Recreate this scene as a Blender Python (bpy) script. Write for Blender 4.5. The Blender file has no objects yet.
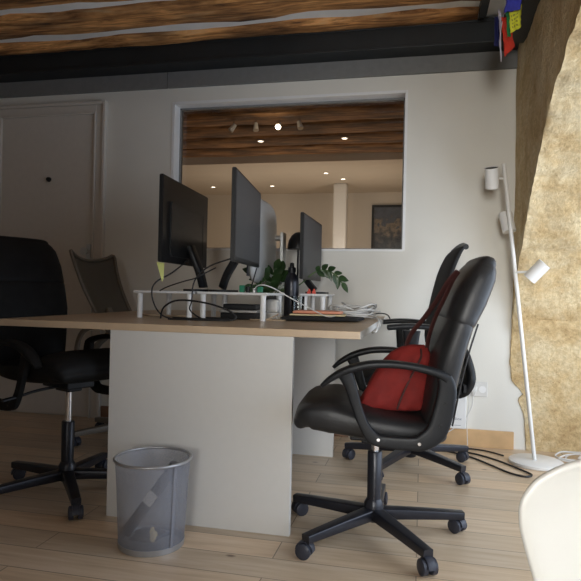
import bpy, bmesh, math, random
from mathutils import Vector, Matrix, noise
random.seed(7)
PI = math.pi
COL = bpy.context.scene.collection
V = Vector

# ------------------------------------------------------------------ materials
def base_mat(name):
    m = bpy.data.materials.new(name); m.use_nodes = True
    nt = m.node_tree; b = nt.nodes['Principled BSDF']
    return m, nt, b
def mat(name, col, rough=0.5, metal=0.0, var=0.06, scale=30, bump=0.0, bscale=200, spec=0.5, coat=0.0, emit=None, estr=0):
    m, nt, b = base_mat(name)
    tc = nt.nodes.new('ShaderNodeTexCoord')
    n = nt.nodes.new('ShaderNodeTexNoise'); n.inputs['Scale'].default_value = scale; n.inputs['Detail'].default_value = 3
    nt.links.new(tc.outputs['Object'], n.inputs['Vector'])
    r = nt.nodes.new('ShaderNodeValToRGB')
    r.color_ramp.elements[0].position = 0.3; r.color_ramp.elements[1].position = 0.7
    r.color_ramp.elements[0].color = tuple(max(0, c * (1 - var)) for c in col) + (1,)
    r.color_ramp.elements[1].color = tuple(min(1, c * (1 + var)) for c in col) + (1,)
    nt.links.new(n.outputs['Fac'], r.inputs['Fac']); nt.links.new(r.outputs['Color'], b.inputs['Base Color'])
    b.inputs['Roughness'].default_value = rough; b.inputs['Metallic'].default_value = metal
    b.inputs['Specular IOR Level'].default_value = spec; b.inputs['Coat Weight'].default_value = coat
    if bump:
        n2 = nt.nodes.new('ShaderNodeTexNoise'); n2.inputs['Scale'].default_value = bscale; n2.inputs['Detail'].default_value = 4
        nt.links.new(tc.outputs['Object'], n2.inputs['Vector'])
        bp = nt.nodes.new('ShaderNodeBump'); bp.inputs['Strength'].default_value = bump; bp.inputs['Distance'].default_value = 0.002
        nt.links.new(n2.outputs['Fac'], bp.inputs['Height']); nt.links.new(bp.outputs['Normal'], b.inputs['Normal'])
    if emit:
        b.inputs['Emission Color'].default_value = emit + (1,); b.inputs['Emission Strength'].default_value = estr
    return m

def ramp(nt, pts):
    r = nt.nodes.new('ShaderNodeValToRGB'); e = r.color_ramp.elements
    while len(e) < len(pts): e.new(0.5)
    for k, (p, c) in enumerate(pts): e[k].position = p; e[k].color = tuple(c) + (1,)
    return r

def floor_mat():
    m, nt, b = base_mat('oak_planks')
    L = nt.links
    tc = nt.nodes.new('ShaderNodeTexCoord')
    br = nt.nodes.new('ShaderNodeTexBrick')
    br.offset = 0.37; br.inputs['Scale'].default_value = 1.0
    br.inputs['Brick Width'].default_value = 1.25; br.inputs['Row Height'].default_value = 0.135
    br.inputs['Mortar Size'].default_value = 0.0022; br.inputs['Mortar Smooth'].default_value = 0.3
    br.inputs['Color1'].default_value = (0, 0, 0, 1); br.inputs['Color2'].default_value = (1, 1, 1, 1); br.inputs['Mortar'].default_value = (0.5, 0.5, 0.5, 1)
    L.new(tc.outputs['Object'], br.inputs['Vector'])
    mp = nt.nodes.new('ShaderNodeMapping'); mp.inputs['Scale'].default_value = (1.6, 22, 1)
    L.new(tc.outputs['Object'], mp.inputs['Vector'])
    ad = nt.nodes.new('ShaderNodeVectorMath'); ad.operation = 'ADD'
    sc = nt.nodes.new('ShaderNodeVectorMath'); sc.operation = 'SCALE'; sc.inputs['Scale'].default_value = 7
    L.new(br.outputs['Color'], sc.inputs[0]); L.new(mp.outputs['Vector'], ad.inputs[0]); L.new(sc.outputs['Vector'], ad.inputs[1])
    n = nt.nodes.new('ShaderNodeTexNoise'); n.inputs['Scale'].default_value = 1.6; n.inputs['Detail'].default_value = 6; n.inputs['Roughness'].default_value = 0.62; n.inputs['Distortion'].default_value = 0.5
    L.new(ad.outputs['Vector'], n.inputs['Vector'])
    g = ramp(nt, [(0.25, (0.54, 0.40, 0.26)), (0.5, (0.68, 0.53, 0.36)), (0.75, (0.78, 0.65, 0.50))])
    L.new(n.outputs['Fac'], g.inputs['Fac'])
    mx = nt.nodes.new('ShaderNodeMix'); mx.data_type = 'RGBA'; mx.blend_type = 'MULTIPLY'; mx.inputs[0].default_value = 1
    t = ramp(nt, [(0, (0.80, 0.80, 0.82)), (1, (1.05, 1.0, 0.97))]); L.new(br.outputs['Color'], t.inputs['Fac'])
    L.new(g.outputs['Color'], mx.inputs[6]); L.new(t.outputs['Color'], mx.inputs[7])
    m2 = nt.nodes.new('ShaderNodeMix'); m2.data_type = 'RGBA'; m2.inputs[7].default_value = (0.26, 0.19, 0.13, 1)
    L.new(br.outputs['Fac'], m2.inputs[0]); L.new(mx.outputs[2], m2.inputs[6])
    # knots
    vk = nt.nodes.new('ShaderNodeTexVoronoi'); vk.inputs['Scale'].default_value = 2.6; mk = nt.nodes.new('ShaderNodeMapping'); mk.inputs['Scale'].default_value = (1, 1.9, 1)
    L.new(tc.outputs['Object'], mk.inputs['Vector']); L.new(mk.outputs['Vector'], vk.inputs['Vector'])
    rk = ramp(nt, [(0.02, (0.35, 0.3, 0.28)), (0.055, (1, 1, 1))]); L.new(vk.outputs['Distance'], rk.inputs['Fac'])
    m3 = nt.nodes.new('ShaderNodeMix'); m3.data_type = 'RGBA'; m3.blend_type = 'MULTIPLY'; m3.inputs[0].default_value = 1
    L.new(m2.outputs[2], m3.inputs[6]); L.new(rk.outputs['Color'], m3.inputs[7])
    L.new(m3.outputs[2], b.inputs['Base Color'])
    b.inputs['Roughness'].default_value = 0.36; b.inputs['Specular IOR Level'].default_value = 0.5
    bp = nt.nodes.new('ShaderNodeBump'); bp.inputs['Strength'].default_value = 0.25; bp.inputs['Distance'].default_value = 0.002
    L.new(n.outputs['Fac'], bp.inputs['Height']); L.new(bp.outputs['Normal'], b.inputs['Normal'])
    return m

def beam_mat(dark=1.0, nm='old_timber'):
    m, nt, b = base_mat(nm); L = nt.links
    tc = nt.nodes.new('ShaderNodeTexCoord')
    mp = nt.nodes.new('ShaderNodeMapping'); mp.inputs['Scale'].default_value = (1.5, 16, 16)
    L.new(tc.outputs['Object'], mp.inputs['Vector'])
    n = nt.nodes.new('ShaderNodeTexNoise'); n.inputs['Scale'].default_value = 2.0; n.inputs['Detail'].default_value = 8; n.inputs['Roughness'].default_value = 0.65; n.inputs['Distortion'].default_value = 0.8
    L.new(mp.outputs['Vector'], n.inputs['Vector'])
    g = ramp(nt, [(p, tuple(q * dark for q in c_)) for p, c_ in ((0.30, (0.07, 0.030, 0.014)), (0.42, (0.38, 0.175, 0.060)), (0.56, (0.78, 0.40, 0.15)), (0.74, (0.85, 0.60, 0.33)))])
    L.new(n.outputs['Fac'], g.inputs['Fac'])
    n2 = nt.nodes.new('ShaderNodeTexNoise'); n2.inputs['Scale'].default_value = 2.2; n2.inputs['Detail'].default_value = 4
    mp2 = nt.nodes.new('ShaderNodeMapping'); mp2.inputs['Scale'].default_value = (1, 3, 3); L.new(tc.outputs['Object'], mp2.inputs['Vector']); L.new(mp2.outputs['Vector'], n2.inputs['Vector'])
    r2 = ramp(nt, [(0.38, (0.35, 0.33, 0.33)), (0.62, (1.15, 1.1, 1.0))]); L.new(n2.outputs['Fac'], r2.inputs['Fac'])
    mx = nt.nodes.new('ShaderNodeMix'); mx.data_type = 'RGBA'; mx.blend_type = 'MULTIPLY'; mx.inputs[0].default_value = 1
    L.new(g.outputs['Color'], mx.inputs[6]); L.new(r2.outputs['Color'], mx.inputs[7]); L.new(mx.outputs[2], b.inputs['Base Color'])
    b.inputs['Roughness'].default_value = 0.75
    bp = nt.nodes.new('ShaderNodeBump'); bp.inputs['Strength'].default_value = 0.8; bp.inputs['Distance'].default_value = 0.01
    L.new(n.outputs['Fac'], bp.inputs['Height']); L.new(bp.outputs['Normal'], b.inputs['Normal'])
    return m

def stone_mat():
    m, nt, b = base_mat('limestone'); L = nt.links
    tc = nt.nodes.new('ShaderNodeTexCoord')
    def nz(s, d=8, r=0.62):
        n = nt.nodes.new('ShaderNodeTexNoise'); n.inputs['Scale'].default_value = s; n.inputs['Detail'].default_value = d; n.inputs['Roughness'].default_value = r
        L.new(tc.outputs['Object'], n.inputs['Vector']); return n
    n1 = nz(4.5, 12, 0.7); n2 = nz(45, 8, 0.7)
    g = ramp(nt, [(0.30, (0.46, 0.30, 0.135)), (0.44, (0.66, 0.49, 0.26)), (0.56, (0.74, 0.60, 0.37)), (0.75, (0.80, 0.69, 0.48))])
    L.new(n1.outputs['Fac'], g.inputs['Fac'])
    r2 = ramp(nt, [(0.3, (0.74, 0.70, 0.64)), (0.6, (1.05, 1.05, 1.04))]); L.new(n2.outputs['Fac'], r2.inputs['Fac'])
    mx = nt.nodes.new('ShaderNodeMix'); mx.data_type = 'RGBA'; mx.blend_type = 'MULTIPLY'; mx.inputs[0].default_value = 1
    L.new(g.outputs['Color'], mx.inputs[6]); L.new(r2.outputs['Color'], mx.inputs[7])
    # small dark pits
    vo = nt.nodes.new('ShaderNodeTexVoronoi'); vo.inputs['Scale'].default_value = 26; L.new(tc.outputs['Object'], vo.inputs['Vector'])
    rv = ramp(nt, [(0.06, (0.55, 0.42, 0.28)), (0.14, (1, 1, 1))]); L.new(vo.outputs['Distance'], rv.inputs['Fac'])
    m3 = nt.nodes.new('ShaderNodeMix'); m3.data_type = 'RGBA'; m3.blend_type = 'MULTIPLY'; m3.inputs[0].default_value = 0.6
    L.new(mx.outputs[2], m3.inputs[6]); L.new(rv.outputs['Color'], m3.inputs[7]); L.new(m3.outputs[2], b.inputs['Base Color'])
    b.inputs['Roughness'].default_value = 0.9
    bp = nt.nodes.new('ShaderNodeBump'); bp.inputs['Strength'].default_value = 0.9; bp.inputs['Distance'].default_value = 0.014
    ad = nt.nodes.new('ShaderNodeMath'); ad.operation = 'ADD'; L.new(n1.outputs['Fac'], ad.inputs[0]); 
    mu = nt.nodes.new('ShaderNodeMath'); mu.operation = 'MULTIPLY'; mu.inputs[1].default_value = 0.9; L.new(n2.outputs['Fac'], mu.inputs[0]); L.new(mu.outputs[0], ad.inputs[1])
    L.new(ad.outputs[0], bp.inputs['Height']); L.new(bp.outputs['Normal'], b.inputs['Normal'])
    return m

def glass_mat(name='window_glass', tint=(1, 1, 1), rough=0.02):
    m = bpy.data.materials.new(name); m.use_nodes = True; nt = m.node_tree; nt.nodes.clear()
    o = nt.nodes.new('ShaderNodeOutputMaterial'); t = nt.nodes.new('ShaderNodeBsdfTransparent'); t.inputs[0].default_value = tint + (1,)
    g = nt.nodes.new('ShaderNodeBsdfGlossy'); g.inputs['Roughness'].default_value = rough
    f = nt.nodes.new('ShaderNodeFresnel'); f.inputs['IOR'].default_value = 1.45
    x = nt.nodes.new('ShaderNodeMixShader'); nt.links.new(f.outputs[0], x.inputs[0]); nt.links.new(t.outputs[0], x.inputs[1]); nt.links.new(g.outputs[0], x.inputs[2]); nt.links.new(x.outputs[0], o.inputs[0])
    return m

def mesh_mat(name, col, cover=0.5, metal=0.6, scale=900):
    # woven wire / net: fine grid of holes, procedural
    m, nt, b = base_mat(name); L = nt.links
    b.inputs['Base Color'].default_value = col + (1,); b.inputs['Metallic'].default_value = metal; b.inputs['Roughness'].default_value = 0.45
    tc = nt.nodes.new('ShaderNodeTexCoord')
    n = nt.nodes.new('ShaderNodeTexNoise'); n.inputs['Scale'].default_value = scale; n.inputs['Detail'].default_value = 1; L.new(tc.outputs['Object'], n.inputs['Vector'])
    r = nt.nodes.new('ShaderNodeMapRange'); r.inputs['From Min'].default_value = 0.3; r.inputs['From Max'].default_value = 0.7
    r.inputs['To Min'].default_value = cover - 0.12; r.inputs['To Max'].default_value = cover + 0.12; L.new(n.outputs['Fac'], r.inputs['Value'])
    t = nt.nodes.new('ShaderNodeBsdfTransparent'); x = nt.nodes.new('ShaderNodeMixShader')
    L.new(r.outputs[0], x.inputs[0]); L.new(t.outputs[0], x.inputs[1]); L.new(b.outputs[0], x.inputs[2]); L.new(x.outputs[0], nt.nodes['Material Output'].inputs[0])
    return m

def picture_mat():
    m, nt, b = base_mat('print_landscape'); L = nt.links
    tc = nt.nodes.new('ShaderNodeTexCoord')
    n = nt.nodes.new('ShaderNodeTexNoise'); n.inputs['Scale'].default_value = 13; n.inputs['Detail'].default_value = 10; L.new(tc.outputs['Object'], n.inputs['Vector'])
    s = nt.nodes.new('ShaderNodeSeparateXYZ'); L.new(tc.outputs['Object'], s.inputs[0])
    a = nt.nodes.new('ShaderNodeMath'); a.operation = 'MULTIPLY_ADD'; a.inputs[1].default_value = 0.9; a.inputs[2].default_value = 0.28; L.new(s.outputs['Z'], a.inputs[0])
    c = nt.nodes.new('ShaderNodeMath'); c.operation = 'MULTIPLY'; L.new(a.outputs[0], c.inputs[0]); c.inputs[1].default_value = 1.0
    d = nt.nodes.new('ShaderNodeMath'); d.operation = 'MULTIPLY_ADD'; d.inputs[1].default_value = 0.75; L.new(n.outputs['Fac'], d.inputs[0]); L.new(c.outputs[0], d.inputs[2])
    g = ramp(nt, [(0.42, (0.008, 0.009, 0.012)), (0.55, (0.06, 0.05, 0.04)), (0.66, (0.22, 0.16, 0.10)), (0.74, (0.05, 0.055, 0.07)), (0.95, (0.08, 0.09, 0.12))])
    L.new(d.outputs[0], g.inputs['Fac']); L.new(g.outputs['Color'], b.inputs['Base Color']); b.inputs['Roughness'].default_value = 0.3
    return m

M = dict(
    floor=floor_mat(), beam=beam_mat(), beamdark=beam_mat(0.45, 'darker_timber'), stone=stone_mat(), glass=glass_mat(),  # beamdark: beam timber with every colour darkened, for the far room
    wall=mat('wall_paint', (0.74, 0.72, 0.655), 0.85, var=0.02, scale=4, bump=0.15, bscale=90),
    plaster=mat('plaster', (0.90, 0.89, 0.86), 0.9, var=0.05, scale=8, bump=0.4, bscale=40),
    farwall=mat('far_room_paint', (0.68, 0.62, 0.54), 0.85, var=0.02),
    trim=mat('trim_paint', (0.80, 0.80, 0.79), 0.5, var=0.02),
    steel=mat('anthracite_paint', (0.013, 0.016, 0.018), 0.5, var=0.15, scale=12),
    greyband=mat('grey_band_paint', (0.20, 0.20, 0.195), 0.6, var=0.05),
    door=mat('door_paint', (0.62, 0.58, 0.52), 0.55, var=0.02),
    skirting=mat('skirting_oak', (0.62, 0.40, 0.20), 0.5, var=0.1, scale=12),
    skirtdark=mat('skirting_brown', (0.23, 0.13, 0.08), 0.5, var=0.1, scale=12),
    oak=mat('desk_oak', (0.56, 0.42, 0.28), 0.35, var=0.08, scale=9),
    white=mat('white_laminate', (0.66, 0.65, 0.62), 0.45, var=0.01),
    whitegloss=mat('white_plastic', (0.80, 0.80, 0.79), 0.3, var=0.01),
    shell=mat('ivory_plastic', (0.74, 0.73, 0.685), 0.3, var=0.01),
    lampw=mat('lamp_white', (0.78, 0.77, 0.74), 0.45, var=0.01),
    leather=mat('black_leather', (0.020, 0.020, 0.021), 0.42, var=0.2, scale=20, bump=0.3, bscale=160, spec=0.38),
    leather2=mat('matt_black_leather', (0.009, 0.009, 0.009), 0.6, var=0.2, scale=20, bump=0.3, bscale=160, spec=0.15),
    plastic=mat('black_plastic', (0.011, 0.012, 0.014), 0.42, var=0.1, bump=0.1, bscale=400, spec=0.3),
    fabric=mat('black_fabric', (0.013, 0.013, 0.014), 0.9, var=0.2, bump=0.5, bscale=700),
    caster=mat('castor_grey', (0.035, 0.038, 0.052), 0.4, var=0.1, spec=0.35),
    metalblk=mat('black_metal', (0.02, 0.021, 0.028), 0.3, metal=0.3, var=0.1),
    chrome=mat('chrome', (0.75, 0.75, 0.76), 0.18, metal=1.0, var=0.02),
    alu=mat('aluminium', (0.55, 0.55, 0.54), 0.35, metal=0.9, var=0.02),
    silver=mat('silver_shell', (0.52, 0.52, 0.50), 0.4, metal=0.25, var=0.02),
    screen=mat('dark_screen', (0.05, 0.052, 0.055), 0.5, var=0.02),
    bezel=mat('bezel_black', (0.010, 0.010, 0.011), 0.4, var=0.05, spec=0.3),
    red=mat('red_fabric', (0.21, 0.012, 0.009), 0.8, var=0.15, scale=25, bump=0.5, bscale=300),
    strap=mat('strap_maroon', (0.055, 0.016, 0.014), 0.6, var=0.15),
    coral=mat('coral_case', (0.72, 0.30, 0.19), 0.5, var=0.05),
    leaf=mat('leaf_green', (0.028, 0.062, 0.020), 0.35, var=0.35, scale=18),
    stem=mat('stem_green', (0.09, 0.14, 0.05), 0.5, var=0.2),
    pot=mat('pot_grey', (0.12, 0.12, 0.12), 0.7),
    soil=mat('soil', (0.05, 0.03, 0.02), 1.0, bump=1, bscale=120),
    note=mat('yellow_note', (0.72, 0.70, 0.22), 0.8, var=0.03),
    cord=mat('black_cord', (0.012, 0.012, 0.013), 0.5),
    wcord=mat('white_cord', (0.68, 0.67, 0.64), 0.5),
    bcord=mat('beige_cord', (0.50, 0.38, 0.26), 0.6),
    green=mat('green_plastic', (0.02, 0.22, 0.12), 0.35),
    redp=mat('red_plastic', (0.62, 0.07, 0.04), 0.4),
    wire=mesh_mat('wire_mesh', (0.34, 0.36, 0.42), 0.50, 0.4), rim=mat('steel_rim', (0.42, 0.43, 0.45), 0.35, metal=0.7),
    net=mesh_mat('chair_net', (0.085, 0.07, 0.05), 0.84, 0.0, 500),
    taupe=mat('taupe_frame', (0.16, 0.135, 0.105), 0.5),
    paperw=mat('paper_white', (0.75, 0.76, 0.76), 0.8), papery=mat('paper_cream', (0.70, 0.60, 0.36), 0.8),
    tube=mat('cardboard_tube', (0.10, 0.10, 0.11), 0.7),
    picture=picture_mat(),
    ink=mat('grey_ink', (0.22, 0.24, 0.28), 0.6),
    fblue=mat('flag_blue', (0.06, 0.07, 0.55), 0.8, var=0.15), fyel=mat('flag_yellow', (0.80, 0.82, 0.06), 0.8, var=0.1),
    fgreen=mat('flag_green', (0.03, 0.30, 0.10), 0.8), fred=mat('flag_red', (0.62, 0.04, 0.02), 0.8, var=0.15), fnavy=mat('flag_navy', (0.012, 0.015, 0.10), 0.8),
    fwhite=mat('flag_lilac_white', (0.62, 0.58, 0.66), 0.8, var=0.1), fmark=mat('flag_print', (0.42, 0.42, 0.06), 0.8),
    bulb=mat('lit_bulb', (1, 0.9, 0.7), 0.4, emit=(1.0, 0.82, 0.55), estr=14),
    bulbdim=mat('lit_downlight', (1, 0.95, 0.85), 0.4, emit=(1.0, 0.86, 0.66), estr=4),
)

# ------------------------------------------------------------------ mesh helpers
def link(name, bm, m, parent=None, smooth=False, bevel=0, loc=None, rot=None):
    bmesh.ops.recalc_face_normals(bm, faces=bm.faces)
    me = bpy.data.meshes.new(name); bm.to_mesh(me); bm.free()
    for mm in (m if isinstance(m, (list, tuple)) else [m]): me.materials.append(mm)
    if smooth:
        for p in me.polygons: p.use_smooth = True
        try: me.set_sharp_from_angle(angle=math.radians(50))
        except Exception: pass
    o = bpy.data.objects.new(name, me); COL.objects.link(o)
    if parent: o.parent = parent
    if loc: o.location = loc
    if rot: o.rotation_euler = rot
    if bevel:
        b = o.modifiers.new('bevel', 'BEVEL'); b.width = bevel; b.segments = 2; b.limit_method = 'ANGLE'; b.angle_limit = 0.6
    return o
def thing(name, label, cat, loc=(0, 0, 0), rz=0, group=None):
    o = bpy.data.objects.new(name, None); COL.objects.link(o); o.location = loc; o.rotation_euler = (0, 0, rz); o.empty_display_size = 0.1
    o['label'] = label; o['category'] = cat
    if group: o['group'] = group
    return o
def tag(o, label, cat, group=None, kind=None):
    o['label'] = label; o['category'] = cat
    if group: o['group'] = group
    if kind: o['kind'] = kind
    return o
def struct(o): o['kind'] = 'structure'; return o

def box(bm, a, b, mi=0):
    x0, y0, z0 = a; x1, y1, z1 = b
    vs = [bm.verts.new(p) for p in ((x0, y0, z0), (x1, y0, z0), (x1, y1, z0), (x0, y1, z0), (x0, y0, z1), (x1, y0, z1), (x1, y1, z1), (x0, y1, z1))]
    for f in ((3, 2, 1, 0), (4, 5, 6, 7), (0, 1, 5, 4), (1, 2, 6, 5), (2, 3, 7, 6), (3, 0, 4, 7)):
        bm.faces.new([vs[i] for i in f]).material_index = mi
    return vs
def BX(*bs):
    bm = bmesh.new()
    for a, b in bs: box(bm, a, b)
    return bm
def rings(bm, rs, cap=True, closed=False, mi=0):
    R = [[bm.verts.new(p) for p in r] for r in rs]; n = len(R[0])
    pairs = list(zip(R, R[1:])) + ([(R[-1], R[0])] if closed else [])
    for a, b in pairs:
        for i in range(n): bm.faces.new((a[i], a[(i + 1) % n], b[(i + 1) % n], b[i])).material_index = mi
    if cap and not closed:
        bm.faces.new(R[0]).material_index = mi; bm.faces.new(R[-1]).material_index = mi
def lathe(bm, prof, n=28, o=(0, 0, 0), cap=True, mi=0):
    rings(bm, [[(o[0] + r * math.cos(2 * PI * i / n), o[1] + r * math.sin(2 * PI * i / n), o[2] + z) for i in range(n)] for r, z in prof], cap, mi=mi)
def cyl(bm, p, q, r, r2=None, n=20, mi=0):
    p, q = V(p), V(q); d = (q - p).normalized(); u = d.orthogonal().normalized(); v = d.cross(u); r2 = r if r2 is None else r2
    rings(bm, [[c + (u * math.cos(2 * PI * i / n) + v * math.sin(2 * PI * i / n)) * rr for i in range(n)] for c, rr in ((p, r), (q, r2))], mi=mi)
def smooth_path(pts, k=5, closed=False):
    P = [V(p) for p in pts]; out = []; n = len(P)
    for i in range(n if closed else n - 1):
        g = (lambda j: P[j % n]) if closed else (lambda j: P[max(0, min(n - 1, j))])
        a, b, c, d = g(i - 1), g(i), g(i + 1), g(i + 2)
        for s in range(k):
            t = s / k
            out.append(0.5 * ((2 * b) + (c - a) * t + (2 * a - 5 * b + 4 * c - d) * t * t + (3 * b - a - 3 * c + d) * t ** 3))
    if not closed: out.append(P[-1])
    return out
def tube(bm, pts, r, n=8, k=5, closed=False, mi=0):
    P = smooth_path(pts, k, closed) if k > 1 else [V(p) for p in pts]
    N = len(P); rs = []; u = None
    for i, p in enumerate(P):
        a = P[(i - 1) % N] if closed else P[max(0, i - 1)]; b = P[(i + 1) % N] if closed else P[min(N - 1, i + 1)]
        t = (b - a).normalized()
        u = (t.orthogonal() if u is None else u - t * u.dot(t)).normalized()
        v = t.cross(u); rs.append([p + (u * math.cos(2 * PI * j / n) + v * math.sin(2 * PI * j / n)) * r for j in range(n)])
    rings(bm, rs, closed=closed, mi=mi)
def sweep(bm, pts, wu, wv, side=(0, 1, 0), n=24, e=4.0, k=4, cap=True, tend=0.0, mi=0):
    """superellipse section swept on a path; wu half width along side, wv half thickness. lists are interpolated"""
    P = smooth_path(pts, k) if k > 1 else [V(p) for p in pts]; N = len(P); m = len(pts)
    def val(w, i):
        if not isinstance(w, (list, tuple)): return w
        t = i / (N - 1) * (m - 1); j = min(int(t), m - 2); return w[j] + (w[j + 1] - w[j]) * (t - j)
    S = V(side).normalized(); rs = []
    def ring(p, t, a, b):
        vv = t.cross(S).normalized(); r = []
        for j in range(n):
            c, s = math.cos(2 * PI * j / n), math.sin(2 * PI * j / n)
            r.append(p + S * (a * math.copysign(abs(c) ** (2 / e), c)) + vv * (b * math.copysign(abs(s) ** (2 / e), s)))
        return r
    for i, p in enumerate(P):
        t = (P[min(N - 1, i + 1)] - P[max(0, i - 1)]).normalized(); a, b = val(wu, i), val(wv, i)
        if tend and i == 0:
            for q, sc in ((1.0, 0.55), (0.75, 0.8), (0.35, 0.95)): rs.append(ring(p - t * tend * q, t, a - (1 - sc) * tend * 1.4, b * sc))
        rs.append(ring(p, t, a, b))
        if tend and i == N - 1:
            for q, sc in ((0.35, 0.95), (0.75, 0.8), (1.0, 0.55)): rs.append(ring(p + t * tend * q, t, a - (1 - sc) * tend * 1.4, b * sc))
    rings(bm, rs, cap, mi=mi)
def SW(*a, **k): bm = bmesh.new(); sweep(bm, *a, **k); return bm
def TB(*a, **k): bm = bmesh.new(); tube(bm, *a, **k); return bm
def CY(*cs):
    bm = bmesh.new()
    for c in cs: cyl(bm, *c)
    return bm
def LT(*a, **k): bm = bmesh.new(); lathe(bm, *a, **k); return bm
def xform(bm, mtx): bmesh.ops.transform(bm, matrix=mtx, verts=bm.verts); return bm
def prism(bm, pts, axis, a, b, mi=0):
    f = {'x': lambda p, q: (q, p[0], p[1]), 'y': lambda p, q: (p[0], q, p[1]), 'z': lambda p, q: (p[0], p[1], q)}[axis]
    rings(bm, [[f(p, a) for p in pts], [f(p, b) for p in pts]], mi=mi)

W = 3.61; XC = 0.51; XL = -6.0; YF = -2.6; ZC = 2.46
# ------------------------------------------------------------------ setting: room shell
struct(link('floor', BX(((XL, YF, -0.1), (1.45, 9.0, 0))), M['floor']))
# back wall with the interior window opening
wx0, wx1, wz0, wz1 = -1.612, -0.120, 1.146, 2.095
t = 0.13
wb = BX(((XL, W, 0), (wx0, W + t, ZC)), ((wx1, W, 0), (0.75, W + t, ZC)), ((wx0, W, 0), (wx1, W + t, wz0)), ((wx0, W, wz1), (wx1, W + t, ZC)))
struct(link('wall_back', wb, M['wall']))
struct(link('wall_left', BX(((XL - 0.1, YF, 0), (XL, 9.0, ZC))), M['wall']))
struct(link('wall_front', BX(((XL, YF - 0.1, 0), (-0.30, YF, ZC)), ((1.10, YF - 0.1, 0), (1.45, YF, ZC)), ((-0.30, YF - 0.1, 0), (1.10, YF, 0.55)), ((-0.30, YF - 0.1, 2.15), (1.10, YF, ZC))), M['wall']))
wf = bmesh.new(); 
for a_, b_ in (((-0.30, YF - 0.08, 0.55), (-0.25, YF - 0.03, 2.15)), ((1.05, YF - 0.08, 0.55), (1.10, YF - 0.03, 2.15)), ((-0.25, YF - 0.08, 0.55), (1.05, YF - 0.03, 0.60)), ((-0.25, YF - 0.08, 2.10), (1.05, YF - 0.03, 2.15)), ((0.375, YF - 0.08, 0.60), (0.425, YF - 0.03, 2.10))): box(wf, a_, b_)
struct(link('added_front_window', wf, M['trim']))  # unseen window behind the camera, added to carry the front light

# stone side wall with arched recess
arch = [(3.60, 0.0), (3.60, 0.3), (3.60, 0.60), (3.565, 0.75), (3.49, 0.93), (3.40, 1.06), (3.30, 1.15), (3.19, 1.27), (3.07, 1.385), (2.92, 1.51), (2.76, 1.622), (2.575, 1.748), (2.38, 1.82), (2.19, 1.868), (1.90, 1.90),
        (1.6, 1.90), (1.0, 1.88), (0.5, 1.80), (0.1, 1.62), (-0.2, 1.38), (-0.42, 1.0), (-0.5, 0.6), (-0.52, 0.0)]
AP = []
for (a, b) in zip(arch, arch[1:]):
    m_ = max(1, int((V((*a, 0)) - V((*b, 0))).length / 0.018))
    for s in range(m_): AP.append((a[0] + (b[0] - a[0]) * s / m_, a[1] + (b[1] - a[1]) * s / m_))
AP.append(arch[-1])
def nz3(p, s=1.0): return noise.noise(V(p) * s)
def jag(y, z): # irregular arris, in the plane of the wall
    d = 0.034 * nz3((y, z, 3.1), 7) + 0.022 * nz3((y, z, 8.1), 20)
    return d
bm = bmesh.new()
rowsA = []
def edge_x(y, z):
    if y > 3.5:   # low at the corner the stone face starts on the white wall with a broken edge
        pts = [(0, 0.60), (0.12, 0.592), (0.20, 0.585), (0.29, 0.548), (0.325, 0.580), (0.39, 0.515), (0.50, 0.502), (0.7, 0.508), (0.9, 0.51)]
        for (z0, x0), (z1, x1) in zip(pts, pts[1:]):
            if z0 <= z <= z1: return x0 + (x1 - x0) * (z - z0) / (z1 - z0) + 0.006 * nz3((y, z, 2), 40)
    return 0.51
NX = 44
Rr = []
for (y, z) in AP:
    row = []
    cy, cz = 1.6, 0.6
    n_ = V((0, y - cy, z - cz)).normalized() if z > 0.6 else V((0, 1 if y > 2 else -1, 0))
    for i in range(NX + 1):
        x = edge_x(y, z) + (1.42 - edge_x(y, z)) * (i / NX) ** 1.5
        j = jag(y, z) * max(0, 1 - i / 9)
        d = 0.020 * nz3((x, y, z), 3.2) + 0.014 * nz3((x, y, z), 9) + 0.007 * nz3((x, y, z), 28)
        # block joints
        bz = (z + 0.02 * nz3((x, y, 5), 4))
        for jz in (0.335, 0.75, 1.12, 1.45, 1.7):
            d += 0.016 * math.exp(-((bz - jz) / 0.016) ** 2)
        d *= min(1, 0.25 + i / 7)
        d = min(d, 0.014) if y > 3.45 and z < 1.0 else d
        p = V((x, y, z)) + n_ * (d + (j if z > 0.62 else 0))
        if y > 3.45 and z < 1.0: p.y = min(p.y, 3.606)
        if y > 3.45 and z < 0.62 and i == 0: p.y = 3.612
        row.append(bm.verts.new(p))
    Rr.append(row)
for a, b in zip(Rr, Rr[1:]):
    for i in range(NX): bm.faces.new((a[i], a[i + 1], b[i + 1], b[i]))
# side face above the arch: grid columns up to the ceiling
K = 16
prev = None
for q, (y, z) in enumerate(AP):
    if z < 0.62 and 1 < y: continue
    v0 = Rr[q][0]; col = [v0]
    for i in range(1, K + 1):
        zz = v0.co.z + (ZC - v0.co.z) * i / K
        yy = v0.co.y + ((3.62 if y > 3.55 else YF if y < -0.5 else v0.co.y) - v0.co.y) * min(1, i / 3)
        col.append(bm.verts.new((XC + 0.014 * nz3((0, yy, zz), 3) + 0.006 * nz3((1, yy, zz), 14), yy, zz)))
    if prev:
        for i in range(K): bm.faces.new((prev[i], prev[i + 1], col[i + 1], col[i]))
    prev = col
struct(link('wall_right', bm, M['stone'], smooth=True))
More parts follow.
